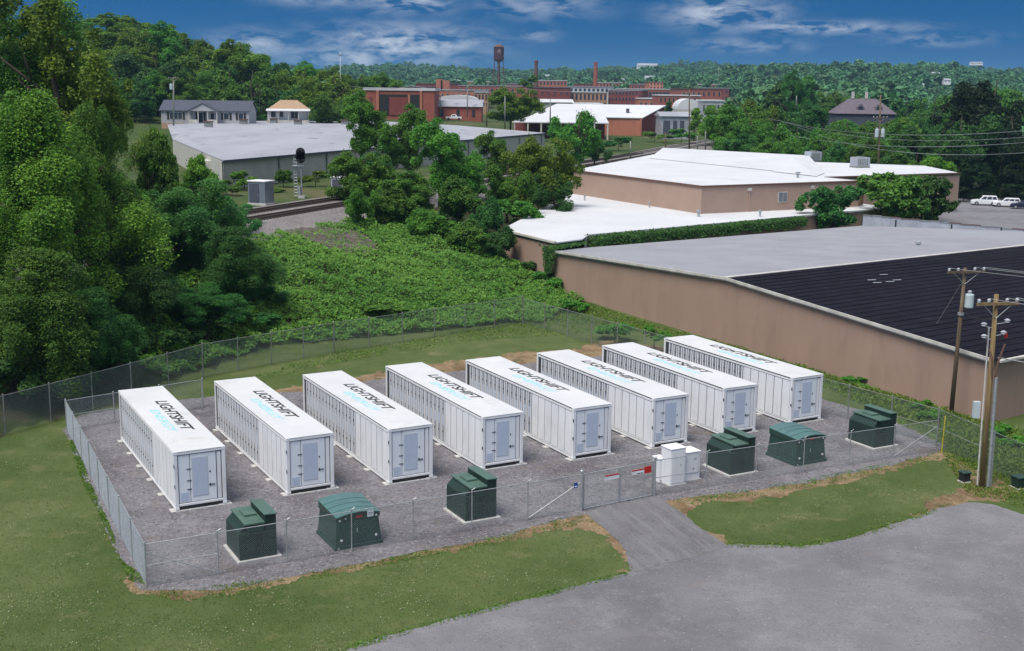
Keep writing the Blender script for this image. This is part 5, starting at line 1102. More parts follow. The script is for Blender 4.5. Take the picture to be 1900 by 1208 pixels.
# ------------------------------------------------------------------ car park and cars
cp = [G(*p).xy for p in ((1700, 432), (1765, 372), (1800, 362), (1910, 372), (1990, 400), (1990, 450), (1800, 440))]
sheet('car_park', cp + [], .02, ASPH, 'grey asphalt car park behind the long tan building', .2, .5, 61)
def car(px, py, rz, lab, paint, h=1.75, L=4.7):
    c = G(px, py); t = thing('parked_car', lab, 'car', (c.x, c.y, .02), rz, 'cars parked by the right-hand woods'); B = lambda m, n, mt, par=t, bev=0: m.build(n, mt, par, world=False, bevel=bev)
    w = .92; pr = [(-L / 2, .35), (-L / 2 + .02, .85), (-L / 2 + .12, 1.02), (L / 2 - 1.25, 1.06), (L / 2 - .25, .92), (L / 2, .7), (L / 2, .35), (L / 2 - .3, .28), (-L / 2 + .3, .28)]
    def ext(pr, w0, w1=None):
        n = len(pr); m = MB(); m.add([(x, -w0, z) for x, z in pr] + [(x, w0, z) for x, z in pr], [tuple(range(n)), tuple(range(2 * n - 1, n - 1, -1))] + [(i, n + i, n + (i + 1) % n, (i + 1) % n) for i in range(n)]); return m
    b = B(ext(pr, w), 'body', paint, bev=.06)
    m = MB(); lo = [(-L / 2 + .15, 1.03), (L / 2 - 1.3, 1.05)]; x0, x1 = lo[0][0], lo[1][0]
    m.add([(x0, -w + .04, 1.03), (x1, -w + .04, 1.05), (x1, w - .04, 1.05), (x0, w - .04, 1.03), (x0 + .25, -w + .2, h), (x1 - .8, -w + .2, h), (x1 - .8, w - .2, h), (x0 + .25, w - .2, h)], [(3, 2, 1, 0), (4, 5, 6, 7), (0, 1, 5, 4), (1, 2, 6, 5), (2, 3, 7, 6), (3, 0, 4, 7)])
    cb = B(m, 'cabin', paint, bev=.05)
    def pane(f0, f1, side):
        lo_, hi_ = 1.12, h - .12; r = lambda z: .04 + .16 * (z - 1.04) / (h - 1.04)
        xa = lambda f, z: x0 + (x1 - x0) * f + (.25 * (1 - f) - .8 * f) * (z - 1.04) / (h - 1.04)
        vs = [(xa(f0, lo_), side * (w - r(lo_) + .012), lo_), (xa(f1, lo_), side * (w - r(lo_) + .012), lo_), (xa(f1, hi_), side * (w - r(hi_) + .012), hi_), (xa(f0, hi_), side * (w - r(hi_) + .012), hi_)]
        B(MB().add(vs + [(x, y - side * .03, z) for x, y, z in vs], [(0, 1, 2, 3), (7, 6, 5, 4), (0, 4, 5, 1), (1, 5, 6, 2), (2, 6, 7, 3), (3, 7, 4, 0)]), 'side_window', GLASSD, cb)
    for s in (-1, 1):
        for f0, f1 in ((.05, .30), (.34, .62), (.66, .92)): pane(f0, f1, s)
    for xc, nm in ((x1 - .40, 'windscreen'), (x0 + .12, 'rear_window')):
        s = 1 if nm == 'windscreen' else -1; xb, xt = (x1 - .02 + .02, x1 - .72) if s > 0 else (x0 + .02, x0 + .22)
        vs = [(xb + s * .015, -w + .18, 1.12), (xb + s * .015, w - .18, 1.12), (xt + s * .02, w - .3, h - .1), (xt + s * .02, -w + .3, h - .1)]
        B(MB().add(vs + [(x - s * .03, y, z) for x, y, z in vs], [(0, 1, 2, 3), (7, 6, 5, 4), (0, 4, 5, 1), (1, 5, 6, 2), (2, 6, 7, 3), (3, 7, 4, 0)]), nm, GLASSD, cb)
    for x in (-L / 2 + .95, L / 2 - .95):
        for s in (-1, 1):
            o = B(MB().tube((x, s * (w - .16), .36), (x, s * (w + .03), .36), .36, n=16), 'wheel', TYRE); B(MB().tube((x, s * (w + .031), .36), (x, s * (w + .045), .36), .2, n=12), 'rim', GALV, o)
    for s in (-1, 1):
        B(MB().box((L / 2 - .06, s * .62 - .2, .62), (L / 2 + .02, s * .62 + .2, .8)), 'headlight', INSUL, b); B(MB().box((-L / 2 - .02, s * .72 - .12, .7), (-L / 2 + .05, s * .72 + .12, .95)), 'tail_light', REDP, b)
car(1826, 381, R(165), 'white sport utility car parked furthest left by the dark trees', CARW); car(1868, 384, R(160), 'white car parked between the other white car and the dark one', CARW, 1.6); car(1900, 388, R(158), 'dark blue car at the right edge of the photo', CARD, 1.5)
c = D(840, 216, 398); 
def far_truck():
    c = D(842, 214, 396); t = thing('pickup_truck', 'small white pickup truck before the low red brick shed', 'truck', (c.x, c.y, hz(c.x, c.y)), 0); B = lambda m, n, mt, par=t: m.build(n, mt, par, world=False, bevel=.05)
    B(MB().box((-2.6, -.95, .45), (2.6, .95, 1.05)), 'body', CARW); o = B(MB().add([(-1.0, -.9, 1.051), (1.2, -.9, 1.051), (1.2, .9, 1.051), (-1, .9, 1.051), (-.6, -.75, 1.8), (.7, -.75, 1.8), (.7, .75, 1.8), (-.6, .75, 1.8)], [(3, 2, 1, 0), (4, 5, 6, 7), (0, 1, 5, 4), (1, 2, 6, 5), (2, 3, 7, 6), (3, 0, 4, 7)]), 'cab', CARW)
    B(MB().box((-.5, -.88, 1.2), (.6, -.83, 1.6)), 'side_window', GLASSD, o)
    for x in (-1.7, 1.7): B(MB().tube((x, -1.0, .4), (x, 1.0, .4), .4, n=12), 'wheel', TYRE)
far_truck()

# ------------------------------------------------------------------ vegetation
def leaf_mesh(name, pos, nor, size, tint, mat, aspect=.55, axis=None, zs=1):
    n = len(pos); r = rng.normal(size=(n, 3)) if axis is None else axis + rng.normal(size=(n, 3)) * .25
    a = r - nor * (r * nor).sum(1, keepdims=True); a /= np.linalg.norm(a, axis=1, keepdims=True) + 1e-9
    b = np.cross(nor, a); s = size[:, None] if np.ndim(size) else size
    bend = nor * s * .18
    if zs != 1: a, b, bend = (q * np.array([1, 1, zs]) for q in (a, b, bend))
    v = np.stack([pos - a * s, pos + b * s * aspect - bend * .3, pos + a * s - bend, pos - b * s * aspect - bend * .3], 1).reshape(-1, 3).astype(np.float32)
    me = bpy.data.meshes.new(name); me.vertices.add(4 * n); me.vertices.foreach_set('co', v.ravel())
    me.loops.add(4 * n); me.loops.foreach_set('vertex_index', np.arange(4 * n, dtype=np.int32))
    me.polygons.add(n); me.polygons.foreach_set('loop_start', np.arange(0, 4 * n, 4, dtype=np.int32))
    try: me.polygons.foreach_set('loop_total', np.full(n, 4, dtype=np.int32))
    except Exception: pass
    at = me.attributes.new('tint', 'FLOAT', 'FACE'); at.data.foreach_set('value', np.clip(tint, 0, 1).astype(np.float32))
    me.update(calc_edges=True); me.materials.append(mat); return me
def unit(a): return a / (np.linalg.norm(a, axis=-1, keepdims=True) + 1e-9)
def crown(name, seed, nclump, nleaf, leaf, shape='round', squash=.72, cr=(.10, .22), zs=1):
    """boughs first, then twigs on each bough, then leaves on each twig"""
    global rng
    rng = np.random.default_rng(seed)
    nb = max(9, nclump // 9); bd = unit(rng.normal(size=(nb, 3))); bd[:, 2] = bd[:, 2] * .9 + .15; bd = unit(bd); br = rng.uniform(.42, .86, nb); br[: nb // 4] *= .45
    bc = bd * br[:, None]; bs = rng.uniform(.16, .34, nb)
    kb = rng.integers(0, nb, nclump); c = bc[kb] + unit(rng.normal(size=(nclump, 3))) * bs[kb][:, None] * rng.uniform(.4, 1.15, nclump)[:, None]
    far = np.linalg.norm(c, axis=1); c *= np.minimum(1, 1.0 / np.maximum(far, 1e-6))[:, None]
    ph = rng.uniform(0, 6.28, 4); ang = np.arctan2(c[:, 1], c[:, 0])
    c[:, :2] *= (1 + .16 * np.sin(2 * ang + ph[0]) + .12 * np.sin(3 * ang + ph[1]))[:, None]
    if shape == 'tall': c[:, :2] *= (1.02 - .45 * np.clip(c[:, 2:3], -.2, 1))
    if shape == 'cone': c[:, :2] *= np.clip(.95 - .75 * (c[:, 2:3] + .15), .12, 1)
    if shape == 'droop': c[:, :2] *= (.85 + .30 * np.clip(-c[:, 2:3], -.6, 1))
    if shape == 'spread': c[:, 2] = np.where(c[:, 2] < 0, c[:, 2] * .75, c[:, 2])
    r = rng.uniform(cr[0], cr[1], nclump) * rng.choice([.6, 1, 1, 1.25], nclump); w = r ** 2 / (r ** 2).sum()
    k = rng.choice(nclump, nleaf, p=w); out = unit(c[k] + np.array([0, 0, .15]))
    dd = unit(unit(rng.normal(size=(nleaf, 3))) + out * .50 + np.array([0, 0, .25]))
    rr = r[k] * (.35 + .70 * rng.uniform(size=nleaf) ** .7) * np.where(rng.uniform(size=nleaf) < .07, 1.45, 1)
    p = c[k] + dd * rr[:, None] * np.array([1, 1, squash])
    if shape == 'droop': p[:, 2] -= .12 * rng.uniform(size=nleaf) ** 2 * (dd[:, 2] < .3)
    nor = unit(dd * .6 + np.array([0, 0, .5]) + rng.normal(size=(nleaf, 3)) * .55)
    tint = np.clip(.42 + rng.normal(size=nb)[kb[k]] * .12 + rng.normal(size=nclump)[k] * .12 + rng.normal(size=nleaf) * .24, 0, 1)
    return leaf_mesh(name, p, nor, leaf * rng.uniform(.6, 1.35, nleaf), tint, LEAF[0], .62, zs=zs)
CROWN = {'big0': crown('crown', 1, 260, 120000, .0165, zs=.72), 'big1': crown('crown', 2, 280, 125000, .0175, 'tall', zs=.55), 'big2': crown('crown', 3, 250, 120000, .0165, 'droop', zs=.68), 'open': crown('crown', 4, 110, 34000, .0185, 'spread', .8, (.08, .16), .7),
         'mid0': crown('crown', 5, 150, 34000, .030, zs=.85), 'mid1': crown('crown', 6, 150, 36000, .030, 'tall', zs=.7), 'mid2': crown('crown', 7, 130, 28000, .034, 'spread'), 'cone': crown('crown', 8, 120, 26000, .032, 'cone', .6, (.08, .17)), 'mid3': crown('crown', 18, 130, 28000, .034, 'droop'),
         'far0': crown('crown', 9, 70, 7000, .064), 'far1': crown('crown', 10, 70, 7000, .066, 'spread'), 'far2': crown('crown', 11, 70, 7000, .064, 'tall'), 'bush': crown('crown', 12, 80, 12000, .048, 'spread', .8), 'mag': crown('crown', 13, 120, 15000, .042, 'spread', .85, (.09, .17))}
def trunk_mesh(seed, limbs=6):
    r = random.Random(seed); m = MB()
    j = lambda a: r.uniform(-a, a)
    m.path([(0, 0, -.03), (j(.01), j(.01), .15), (j(.02), j(.02), .40), (j(.03), j(.03), .68), (j(.04), j(.04), .90)], [.026, .020, .016, .010, .004], 7)
    for k in range(limbs):
        a = k * 6.28 / limbs + j(.4); z = r.uniform(.26, .6); L = r.uniform(.12, .21)
        p = Vector((0, 0, z)); q = p + Vector((math.cos(a) * L * .5, math.sin(a) * L * .5, L * .55)); e = q + Vector((math.cos(a) * L * .5 + j(.04), math.sin(a) * L * .5 + j(.04), L * .5)); m.path([p, q, e], [.010, .007, .0025], 5)
        e2 = q + Vector((math.cos(a + .8) * L * .4, math.sin(a + .8) * L * .4, L * .45)); m.path([q, e2], [.006, .002], 5)
    return m.mesh('trunk', BARK)
TRUNK = [trunk_mesh(s) for s in range(4)]
NT = [0]
def tree(x, y, ztop, zbot, W, proto, leaf, label, group=None, name='tree', cat='tree', dep=None):
    g = hz(x, y); g = min(g, zbot - .2) if g > zbot else g
    t = thing(name, label, cat, (x, y, g), random.uniform(0, 6.28), group); H = ztop - g; NT[0] += 1
    o = link('trunk', TRUNK[NT[0] % 4], t); o.scale = (H * .9, H * .9, H * .95)
    o = link('crown', CROWN[proto], t); hh = (ztop - zbot) / 2; o.location = (0, 0, ztop - hh - g); o.scale = (W / 2 / .97, (dep or W) / 2 / .97, hh / .95)
    o.material_slots[0].link = 'OBJECT'; o.material_slots[0].material = LEAF[leaf]; return t
def tpx(cx, top, bot, wpx, Y, proto, leaf, label, **kw):
    bot += (bot - top) * kw.pop('low', 0); a = D(cx, top, Y); b = D(cx, bot, Y); return tree(a.x, Y, a.z, max(b.z, hz(a.x, Y) - .2), wpx * Y / FOC, proto, leaf, label, **kw)
LT = 'trees behind the old fence on the left'
for a in ((70, 175, 650, 300, 81, 'big1', 1, 'huge yellow-green leafy tree at the left edge'), (95, -75, 430, 330, 100, 'open', 1, 'very tall open-branched tree at the top left corner'), (30, -20, 330, 280, 106, 'big0', 0, 'tall tree behind the open-branched one at the left edge'), (165, 200, 620, 170, 88, 'big1', 0, 'tall narrow tree right of the huge yellow-green one'), (175, 90, 420, 160, 108, 'big1', 1, 'tall tree behind the narrow one, below the hill wood'),
          (278, 205, 480, 125, 106, 'cone', 0, 'pointed tree beside the left end of the pale warehouse'), (372, 262, 500, 105, 110, 'cone', 1, 'small pointed tree in front of the pale warehouse corner'), (325, 325, 600, 225, 99, 'big0', 3, 'broad blue-green rounded tree in the middle of the left wood'), (440, 425, 640, 170, 95, 'big2', 2, 'dark tree at the right end of the left wood'),
          (235, 430, 715, 210, 85, 'big2', 2, 'dark drooping tree above the leftmost container'), (55, 470, 760, 280, 73, 'big2', 0, 'dark drooping tree low at the left edge by the fence'), (165, 540, 720, 190, 77, 'big2', 2, 'low dark tree hanging over the old fence'), (365, 520, 665, 190, 90, 'big0', 2, 'low dark tree between the leftmost container and the green bank'),
          (480, 500, 620, 90, 97, 'mid0', 2, 'small dark tree edging the green bank on its left'), (-30, 200, 700, 240, 84, 'big0', 0, 'dense green tree cut by the left edge of the photo'), (430, 350, 450, 90, 116, 'mid0', 3, 'bushy tree just left of the near track'), (225, 310, 560, 130, 96, 'big0', 0, 'mid-green tree behind the dark drooping one')):
    tpx(*a[:8], group=LT)
MT = 'trees on the bank in the middle'
for a in ((670, 176, 300, 115, 172, 'mid1', 4, 'rounded tree before the open-bay brick building'), (660, 268, 405, 150, 147, 'mid0', 4, 'broad tree standing over the tracks'), (663, 342, 425, 82, 128, 'mid2', 4, 'small bright lime-green tree with a visible trunk on the bank'), (760, 200, 335, 115, 174, 'mid1', 0, 'upright tree right of the rounded one in the middle cluster'),
          (815, 226, 400, 145, 150, 'mid1', 4, 'large leafy tree in the middle cluster'), (757, 325, 470, 140, 136, 'mid1', 0, 'dark tree on the bank right of the lime-green one'), (850, 330, 470, 125, 137, 'mid3', 0, 'drooping tree on the bank above the green slope'), (990, 232, 385, 150, 155, 'mid0', 1, 'yellow-green bushy tree left of the upper tan wall'),
          (942, 295, 400, 95, 146, 'mid2', 4, 'bright green rounded tree in front of the yellow-green one'), (1078, 195, 310, 120, 205, 'mid2', 0, 'tree with reddish crown tips before the white-roofed shed'), (905, 370, 500, 85, 131, 'mid3', 2, 'vine-draped drooping tree by the tan corner'), (1030, 310, 400, 85, 152, 'mid0', 2, 'dark tree touching the upper tan wall'),
          (915, 250, 340, 90, 170, 'mid1', 0, 'tree at the back of the middle cluster'), (700, 290, 430, 100, 152, 'mid1', 2, 'dark upright tree behind the lime-green one'), (870, 270, 380, 90, 160, 'mid0', 0, 'mid-green tree behind the drooping one on the bank'), (720, 355, 480, 120, 132, 'mid3', 0, 'leafy tree hanging down the bank beside the dirt patch'), (795, 395, 495, 120, 128, 'mid3', 4, 'lowest leafy tree on the bank, left one'), (872, 415, 510, 110, 126, 'mid3', 0, 'lowest leafy tree on the bank, right one'), (930, 425, 525, 84, 125, 'mid3', 2, 'dark leafy tree against the low tan wall'), (1105, 240, 300, 60, 215, 'mid0', 3, 'small tree left of the tracks by the white roof')):
    tpx(a[0], a[1] - 9, a[2], a[3] * .90, *a[4:8], group=MT, low=.06)
for a in ((452, 312, 372, 62, 163, 'bush', 1, 'light green shrub at the warehouse wall, left of the hut'), (420, 330, 385, 60, 155, 'bush', 0, 'shrub left of the grey hut'), (525, 308, 372, 46, 168, 'bush', 4, 'shrub between the grey hut and the signal mast'), (585, 312, 366, 56, 170, 'bush', 1, 'shrub right of the signal mast'), (500, 345, 378, 50, 160, 'bush', 1, 'low shrub behind the grey hut'),
          (1148, 250, 282, 62, 275, 'bush', 2, 'dark round bush below the brick warehouse'), (1240, 187, 214, 28, 440, 'far0', 2, 'small round dark tree above the metal shed'), (1290, 200, 252, 44, 345, 'far0', 1, 'tree right of the metal shed'), (1215, 242, 262, 60, 330, 'bush', 1, 'scrub at the foot of the brick warehouse'), (1265, 236, 262, 60, 320, 'bush', 0, 'scrub before the metal shed'),
          (948, 148, 232, 106, 318, 'mid0', 1, 'round yellow-green tree standing in front of the mills'), (985, 140, 170, 40, 500, 'far0', 0, 'small tree peeping above the round tree'), (1330, 215, 260, 60, 320, 'far1', 1, 'yellowish tree at the right end of the tracks'),
          (1552, 335, 445, 125, 150, 'mag', 2, 'glossy dark magnolia on the left, before the upper tan block'), (1640, 312, 440, 160, 156, 'mag', 0, 'largest glossy magnolia behind the grey roof'), (1716, 318, 430, 118, 162, 'mag', 2, 'glossy magnolia beside the car park')):
    tpx(*a[:8])
# wooded hill behind the houses
ORD = ['first', 'second', 'third', 'fourth', 'fifth', 'sixth', 'seventh', 'eighth', 'ninth', 'tenth', 'eleventh', 'twelfth', 'thirteenth', 'fourteenth', 'fifteenth', 'sixteenth', 'seventeenth', 'eighteenth']
def wood(rows, group, cat='tree'):
    for rname, xs, tops, Y, wpx, h, protos, leaves in rows:
        for i, cx in enumerate(xs):
            cx += random.uniform(-8, 8); top = np.interp(cx, *tops) + random.uniform(-4, 6); y = Y + random.uniform(-12, 12)
            a = D(cx, top, y); g = hz(a.x, y); zb = max(g - .1, min(a.z - h, g + .18 * (a.z - g)))
            tree(a.x, y, a.z, zb, wpx * random.uniform(.85, 1.2) * y / FOC, random.choice(protos), random.choice(leaves), f'{ORD[i]} tree from the left in the {rname}', group)
P = ['mid0', 'mid2', 'mid1']; PF = ['far0', 'far1', 'far2']
wood([('crest row of the wooded hill', range(60, 330, 44), ([50, 150, 230, 330], [28, 26, 26, 42]), 396, 112, 20, P, [1, 1, 0]), ('back row of the wooded hill', range(170, 500, 42), ([150, 230, 300, 350, 400, 440, 500], [58, 36, 34, 58, 68, 72, 92]), 352, 112, 22, P, [1, 1, 0]),
      ('middle row of the wooded hill', range(185, 640, 48), ([150, 230, 300, 360, 430, 500, 560, 640], [104, 80, 75, 98, 108, 116, 108, 116]), 326, 108, 20, P, [0, 0, 1, 2]),
      ('front row of the wooded hill', range(200, 630, 46), ([150, 240, 330, 430, 480, 560, 620], [150, 128, 132, 150, 146, 156, 166]), 309, 100, 16, P, [2, 2, 0]),
      ('row behind the orange-roofed house', range(480, 740, 46), ([470, 520, 570, 620, 680, 740], [108, 116, 110, 118, 124, 140]), 400, 84, 16, P, [0, 1, 0])], 'trees on the wooded hill')
wood([('far row of the right-hand woods', range(1400, 1900, 48), ([1380, 1470, 1500, 1560, 1620, 1700, 1780, 1900], [170, 140, 142, 158, 166, 158, 150, 140]), 430, 78, 22, PF + ['mid0'], [2, 0, 3]),
      ('middle row of the right-hand woods', range(1350, 1850, 46), ([1340, 1400, 1480, 1560, 1660, 1760, 1850], [178, 168, 190, 205, 214, 190, 185]), 300, 92, 16, P, [0, 0, 2, 1]),
      ('near row of the right-hand woods', range(1352, 1780, 44), ([1340, 1380, 1460, 1560, 1660, 1780], [200, 190, 216, 224, 232, 225]), 252, 92, 14, P, [0, 1, 2]),
      ('lowest row of the right-hand woods', range(1385, 1740, 46), ([1340, 1400, 1500, 1600, 1740], [250, 238, 245, 256, 265]), 232, 80, 9, P, [2, 0, 3])], 'trees of the right-hand woods')
for a in ((1475, 128, 260, 66, 360, 'mid1', 2, 'tall dark tree standing out of the right-hand woods'), (1385, 176, 300, 120, 262, 'mid0', 0, 'large tree with browned crown tips at the left end of the right-hand woods'), (1850, 112, 330, 170, 262, 'mid0', 5, 'tallest very dark tree at the right edge'), (1790, 190, 340, 120, 240, 'mid2', 2, 'dark tree left of the tallest one at the right edge'), (1885, 190, 370, 130, 244, 'mid0', 5, 'very dark tree behind the parked cars'),
          (1800, 262, 362, 120, 236, 'mid0', 5, 'low very dark tree behind the parked cars, left one'), (1860, 275, 368, 110, 238, 'mid2', 5, 'low very dark tree behind the parked cars, right one'), (1738, 284, 372, 78, 206, 'mid1', 1, 'yellow-green tree beside the car park'), (1925, 240, 372, 120, 240, 'mid0', 5, 'very dark tree cut by the right edge of the photo')):
    tpx(*a[:8])
for a in ((1580, 213, 262, 62, 318, 'mid0', 0, 'tree hiding the left part of the dormered house'), (1632, 215, 262, 64, 316, 'mid2', 1, 'tree hiding the middle of the dormered house'), (1672, 209, 262, 56, 320, 'mid0', 2, 'tree hiding the right part of the dormered house')):
    tpx(*a[:8])
# bushes along the tan wall and the old fence
for a in ((1142, 592, 645, 88, 95, 'bush', 4, 'bright green bush behind the row of containers, by the fence'), (1018, 500, 565, 80, 119, 'bush', 0, 'bush at the far corner of the long tan wall'), (1062, 552, 592, 60, 108, 'bush', 0, 'bush at the foot of the tan wall beyond the fence corner'), (975, 480, 540, 60, 123, 'bush', 3, 'bush at the foot of the low tan wall'), (1215, 600, 640, 60, 92, 'bush', 4, 'small bush left of the rightmost container'),
          (1010, 575, 612, 60, 105, 'bush', 0, 'bush inside the back corner of the old fence'), (1590, 700, 742, 90, 81, 'bush', 0, 'weedy bush right of the rightmost container'), (1720, 742, 790, 70, 73, 'bush', 4, 'weedy bush behind the right fence corner'), (1870, 790, 850, 90, 67.5, 'bush', 4, 'weedy bush at the right edge behind the old fence'), (545, 600, 650, 120, 98, 'bush', 4, 'bright bush behind the old fence left of the bank'), (700, 560, 612, 130, 101, 'bush', 4, 'bright bush at the foot of the green bank')):
    tpx(*a[:8], name='bush', cat='bush')

for a in ((15, 640, 790, 150, 71, 'bush', 2, 'dark undergrowth bush behind the old fence at the left edge'), (110, 640, 770, 140, 74, 'bush', 2, 'dark undergrowth bush behind the old fence, left of the leftmost container'), (205, 620, 740, 140, 78, 'bush', 2, 'dark undergrowth bush behind the leftmost container'), (300, 600, 705, 130, 83, 'bush', 2, 'dark undergrowth bush between the first two containers'), (385, 585, 680, 120, 88, 'bush', 2, 'dark undergrowth bush behind the second container'), (460, 570, 655, 100, 93, 'bush', 2, 'dark undergrowth bush where the bank meets the left wood'),
          (640, 420, 470, 70, 133, 'bush', 0, 'bush beside the dirt patch on the bank'), (770, 425, 490, 130, 131, 'bush', 3, 'bush at the foot of the middle tree cluster'), (880, 430, 500, 110, 129, 'bush', 0, 'bush at the foot of the drooping tree'), (730, 390, 455, 90, 138, 'bush', 2, 'dark bush under the middle trees'), (820, 385, 450, 110, 139, 'bush', 2, 'dark bush under the large leafy tree'), (960, 360, 430, 110, 142, 'bush', 0, 'bush below the bright green rounded tree'), (1035, 345, 385, 70, 152, 'bush', 2, 'dark bush against the upper tan wall'),
          (1790, 340, 385, 90, 228, 'bush', 5, 'very dark bush left of the parked cars'), (1860, 335, 380, 110, 232, 'bush', 5, 'very dark bush behind the white cars')):
    tpx(*a[:8], name='bush', cat='bush')

# kudzu on the bank: leaves nobody could count
def kudzu(n=160000):
    s = rng.uniform(-42, 46, n * 4); u = rng.uniform(-40, -9.0, n * 4)
    x = RAIL0.x + RDIR.x * s + RNL.x * u; y = RAIL0.y + RDIR.y * s + RNL.y * u
    ok = ((x - A.x) * NN.x + (y - A.y) * NN.y) < -.4
    fl = np.array([(-40, 60), (-30.5, 64.0), (-18.5, 90.3), (0.93, 102.3), (20, 90)]); ok &= y > np.interp(x, fl[:, 0], fl[:, 1]) + .5
    ok &= u < -10.8 + .6 * np.sin(s * .9); ok &= np.array([not inside(a, b, DIRTP) or q < .12 for a, b, q in zip(x, y, rng.uniform(size=len(x)))])
    x, y = x[ok][:n], y[ok][:n]; n = len(x)
    z = np.array([hz(a, b) for a, b in zip(x, y)])
    nz = np.array([noise.noise(Vector((a * .45, b * .45, 0))) + .6 * noise.noise(Vector((a * 1.3, b * 1.3, 4))) for a, b in zip(x, y)])
    lay = rng.uniform(size=n)
    z = z + .12 + np.clip(nz + .55, 0, 2) * .85 * (.35 + .65 * lay)
    nor = unit(np.stack([rng.normal(size=n) * .55 + .15, rng.normal(size=n) * .55 - .35, np.full(n, .9)], 1))
    big = np.array([noise.noise(Vector((a * .12, b * .12, 8))) for a, b in zip(x, y)]); tint = .42 + .18 * nz + .35 * big + rng.normal(size=n) * .24
    me = leaf_mesh('kudzu', np.stack([x, y, z], 1), nor, rng.uniform(.04, .12, n) * rng.choice([.8, 1, 1.5], n), tint, KUDZU, .75)
    kind(link('kudzu', me), 'stuff', 'thick green kudzu leaves covering the railway bank')
kudzu()
def weeds(name, label, poly, n, h, mat, size=.10, dens=.5, lean=.5):
    P_ = [Vector((p[0], p[1])) for p in poly]; x0, x1 = min(p.x for p in P_), max(p.x for p in P_); y0, y1 = min(p.y for p in P_), max(p.y for p in P_)
    pts = []
    while len(pts) < n:
        x, y = random.uniform(x0, x1), random.uniform(y0, y1); c = False; j = len(P_) - 1
        for i in range(len(P_)):
            if (P_[i].y > y) != (P_[j].y > y) and x < (P_[j].x - P_[i].x) * (y - P_[i].y) / (P_[j].y - P_[i].y) + P_[i].x: c = not c
            j = i
        if c:
            q = noise.noise(Vector((x * .5, y * .5, 7))) + .5 * noise.noise(Vector((x * 1.7, y * 1.7, 2)))
            if q > random.uniform(-1, 1) * .8 - dens * .6: pts.append((x, y, hz(x, y), q))
    a = np.array(pts); hh = h * np.clip(.45 + .8 * a[:, 3], .15, 1.4) * rng.uniform(.2, 1, n)
    pos = np.stack([a[:, 0], a[:, 1], a[:, 2] + hh], 1); nor = unit(rng.normal(size=(n, 3)) * np.array([1, 1, .3]) + np.array([0, -.2, lean]))
    me = leaf_mesh(name, pos, nor, size * rng.uniform(.6, 1.4, n), .5 + rng.normal(size=n) * .25 + .2 * a[:, 3], mat, .35, axis=np.array([0, 0, 1.0]) if lean < .4 else None)
    kind(link(name, me), 'stuff', label)
gpx = lambda *p: [G(*q).xy for q in p]
weeds('tall_weeds', 'tall green weeds between the old fence and the long tan wall', gpx((985, 595), (1040, 545), (1200, 600), (1540, 690), (1740, 748), (1910, 800), (1910, 905), (1790, 860), (1735, 815), (1530, 720), (1240, 625), (1090, 600)), 15000, .28, WEED, .11, .5)
weeds('tall_weeds', 'rank green weeds behind the old fence at the right edge', gpx((1545, 715), (1640, 735), (1760, 775), (1910, 825), (1910, 890), (1790, 845), (1735, 805), (1600, 745)), 9000, .7, WEED, .12, .5)
weeds('tall_weeds', 'weeds along the foot of the old fence behind the containers', gpx((380, 738), (470, 700), (620, 655), (760, 632), (960, 600), (1000, 596), (1110, 612), (1060, 622), (900, 632), (700, 660), (560, 688), (440, 725)), 2600, .30, WEED, .09, .3)
weeds('fence_weeds', 'weeds growing along the left fence line', gpx((222, 1040), (262, 1066), (270, 1085), (240, 1078), (200, 985), (150, 890), (128, 820), (138, 822), (170, 900), (208, 985)), 2200, .16, WEED, .07, .2)
weeds('fence_weeds', 'scrubby weeds round the yellowish utility pole', gpx((1745, 835), (1910, 890), (1910, 950), (1840, 925), (1800, 925), (1770, 880)), 3600, .16, WEED, .07, 0)
weeds('edge_weeds', 'weeds and dry tufts along the soil before the front fence', gpx((262, 1100), (420, 1086), (700, 1042), (960, 985), (1040, 962), (1075, 975), (960, 1000), (760, 1040), (600, 1072), (420, 1108), (330, 1116)), 2600, .10, WEED, .05, -.2)
weeds('edge_weeds', 'weeds along the soil right of the drive', gpx((1240, 930), (1500, 890), (1735, 840), (1745, 853), (1640, 876), (1500, 905), (1290, 936)), 1800, .10, WEED, .05, -.2)
weeds('edge_weeds', 'tufts along the edge of the gravel lot', gpx((640, 1200), (830, 1145), (1000, 1100), (1160, 1060), (1165, 1068), (1000, 1112), (830, 1157), (660, 1206)) , 1500, .09, WEED, .05, .1)
weeds('edge_weeds', 'tufts along the gravel lot right of the drive', gpx((1345, 1006), (1490, 1008), (1640, 974), (1740, 938), (1740, 950), (1640, 988), (1490, 1019), (1345, 1016)), 1300, .09, WEED, .05, .1)
weeds('ivy', 'dark ivy hanging on the parapet between the white and grey roofs', [(7.6, 123.6), (36, 146.6), (42, 150.2), (36.3, 148.1), (7.8, 124.9)], 10, .1, LEAF[2])
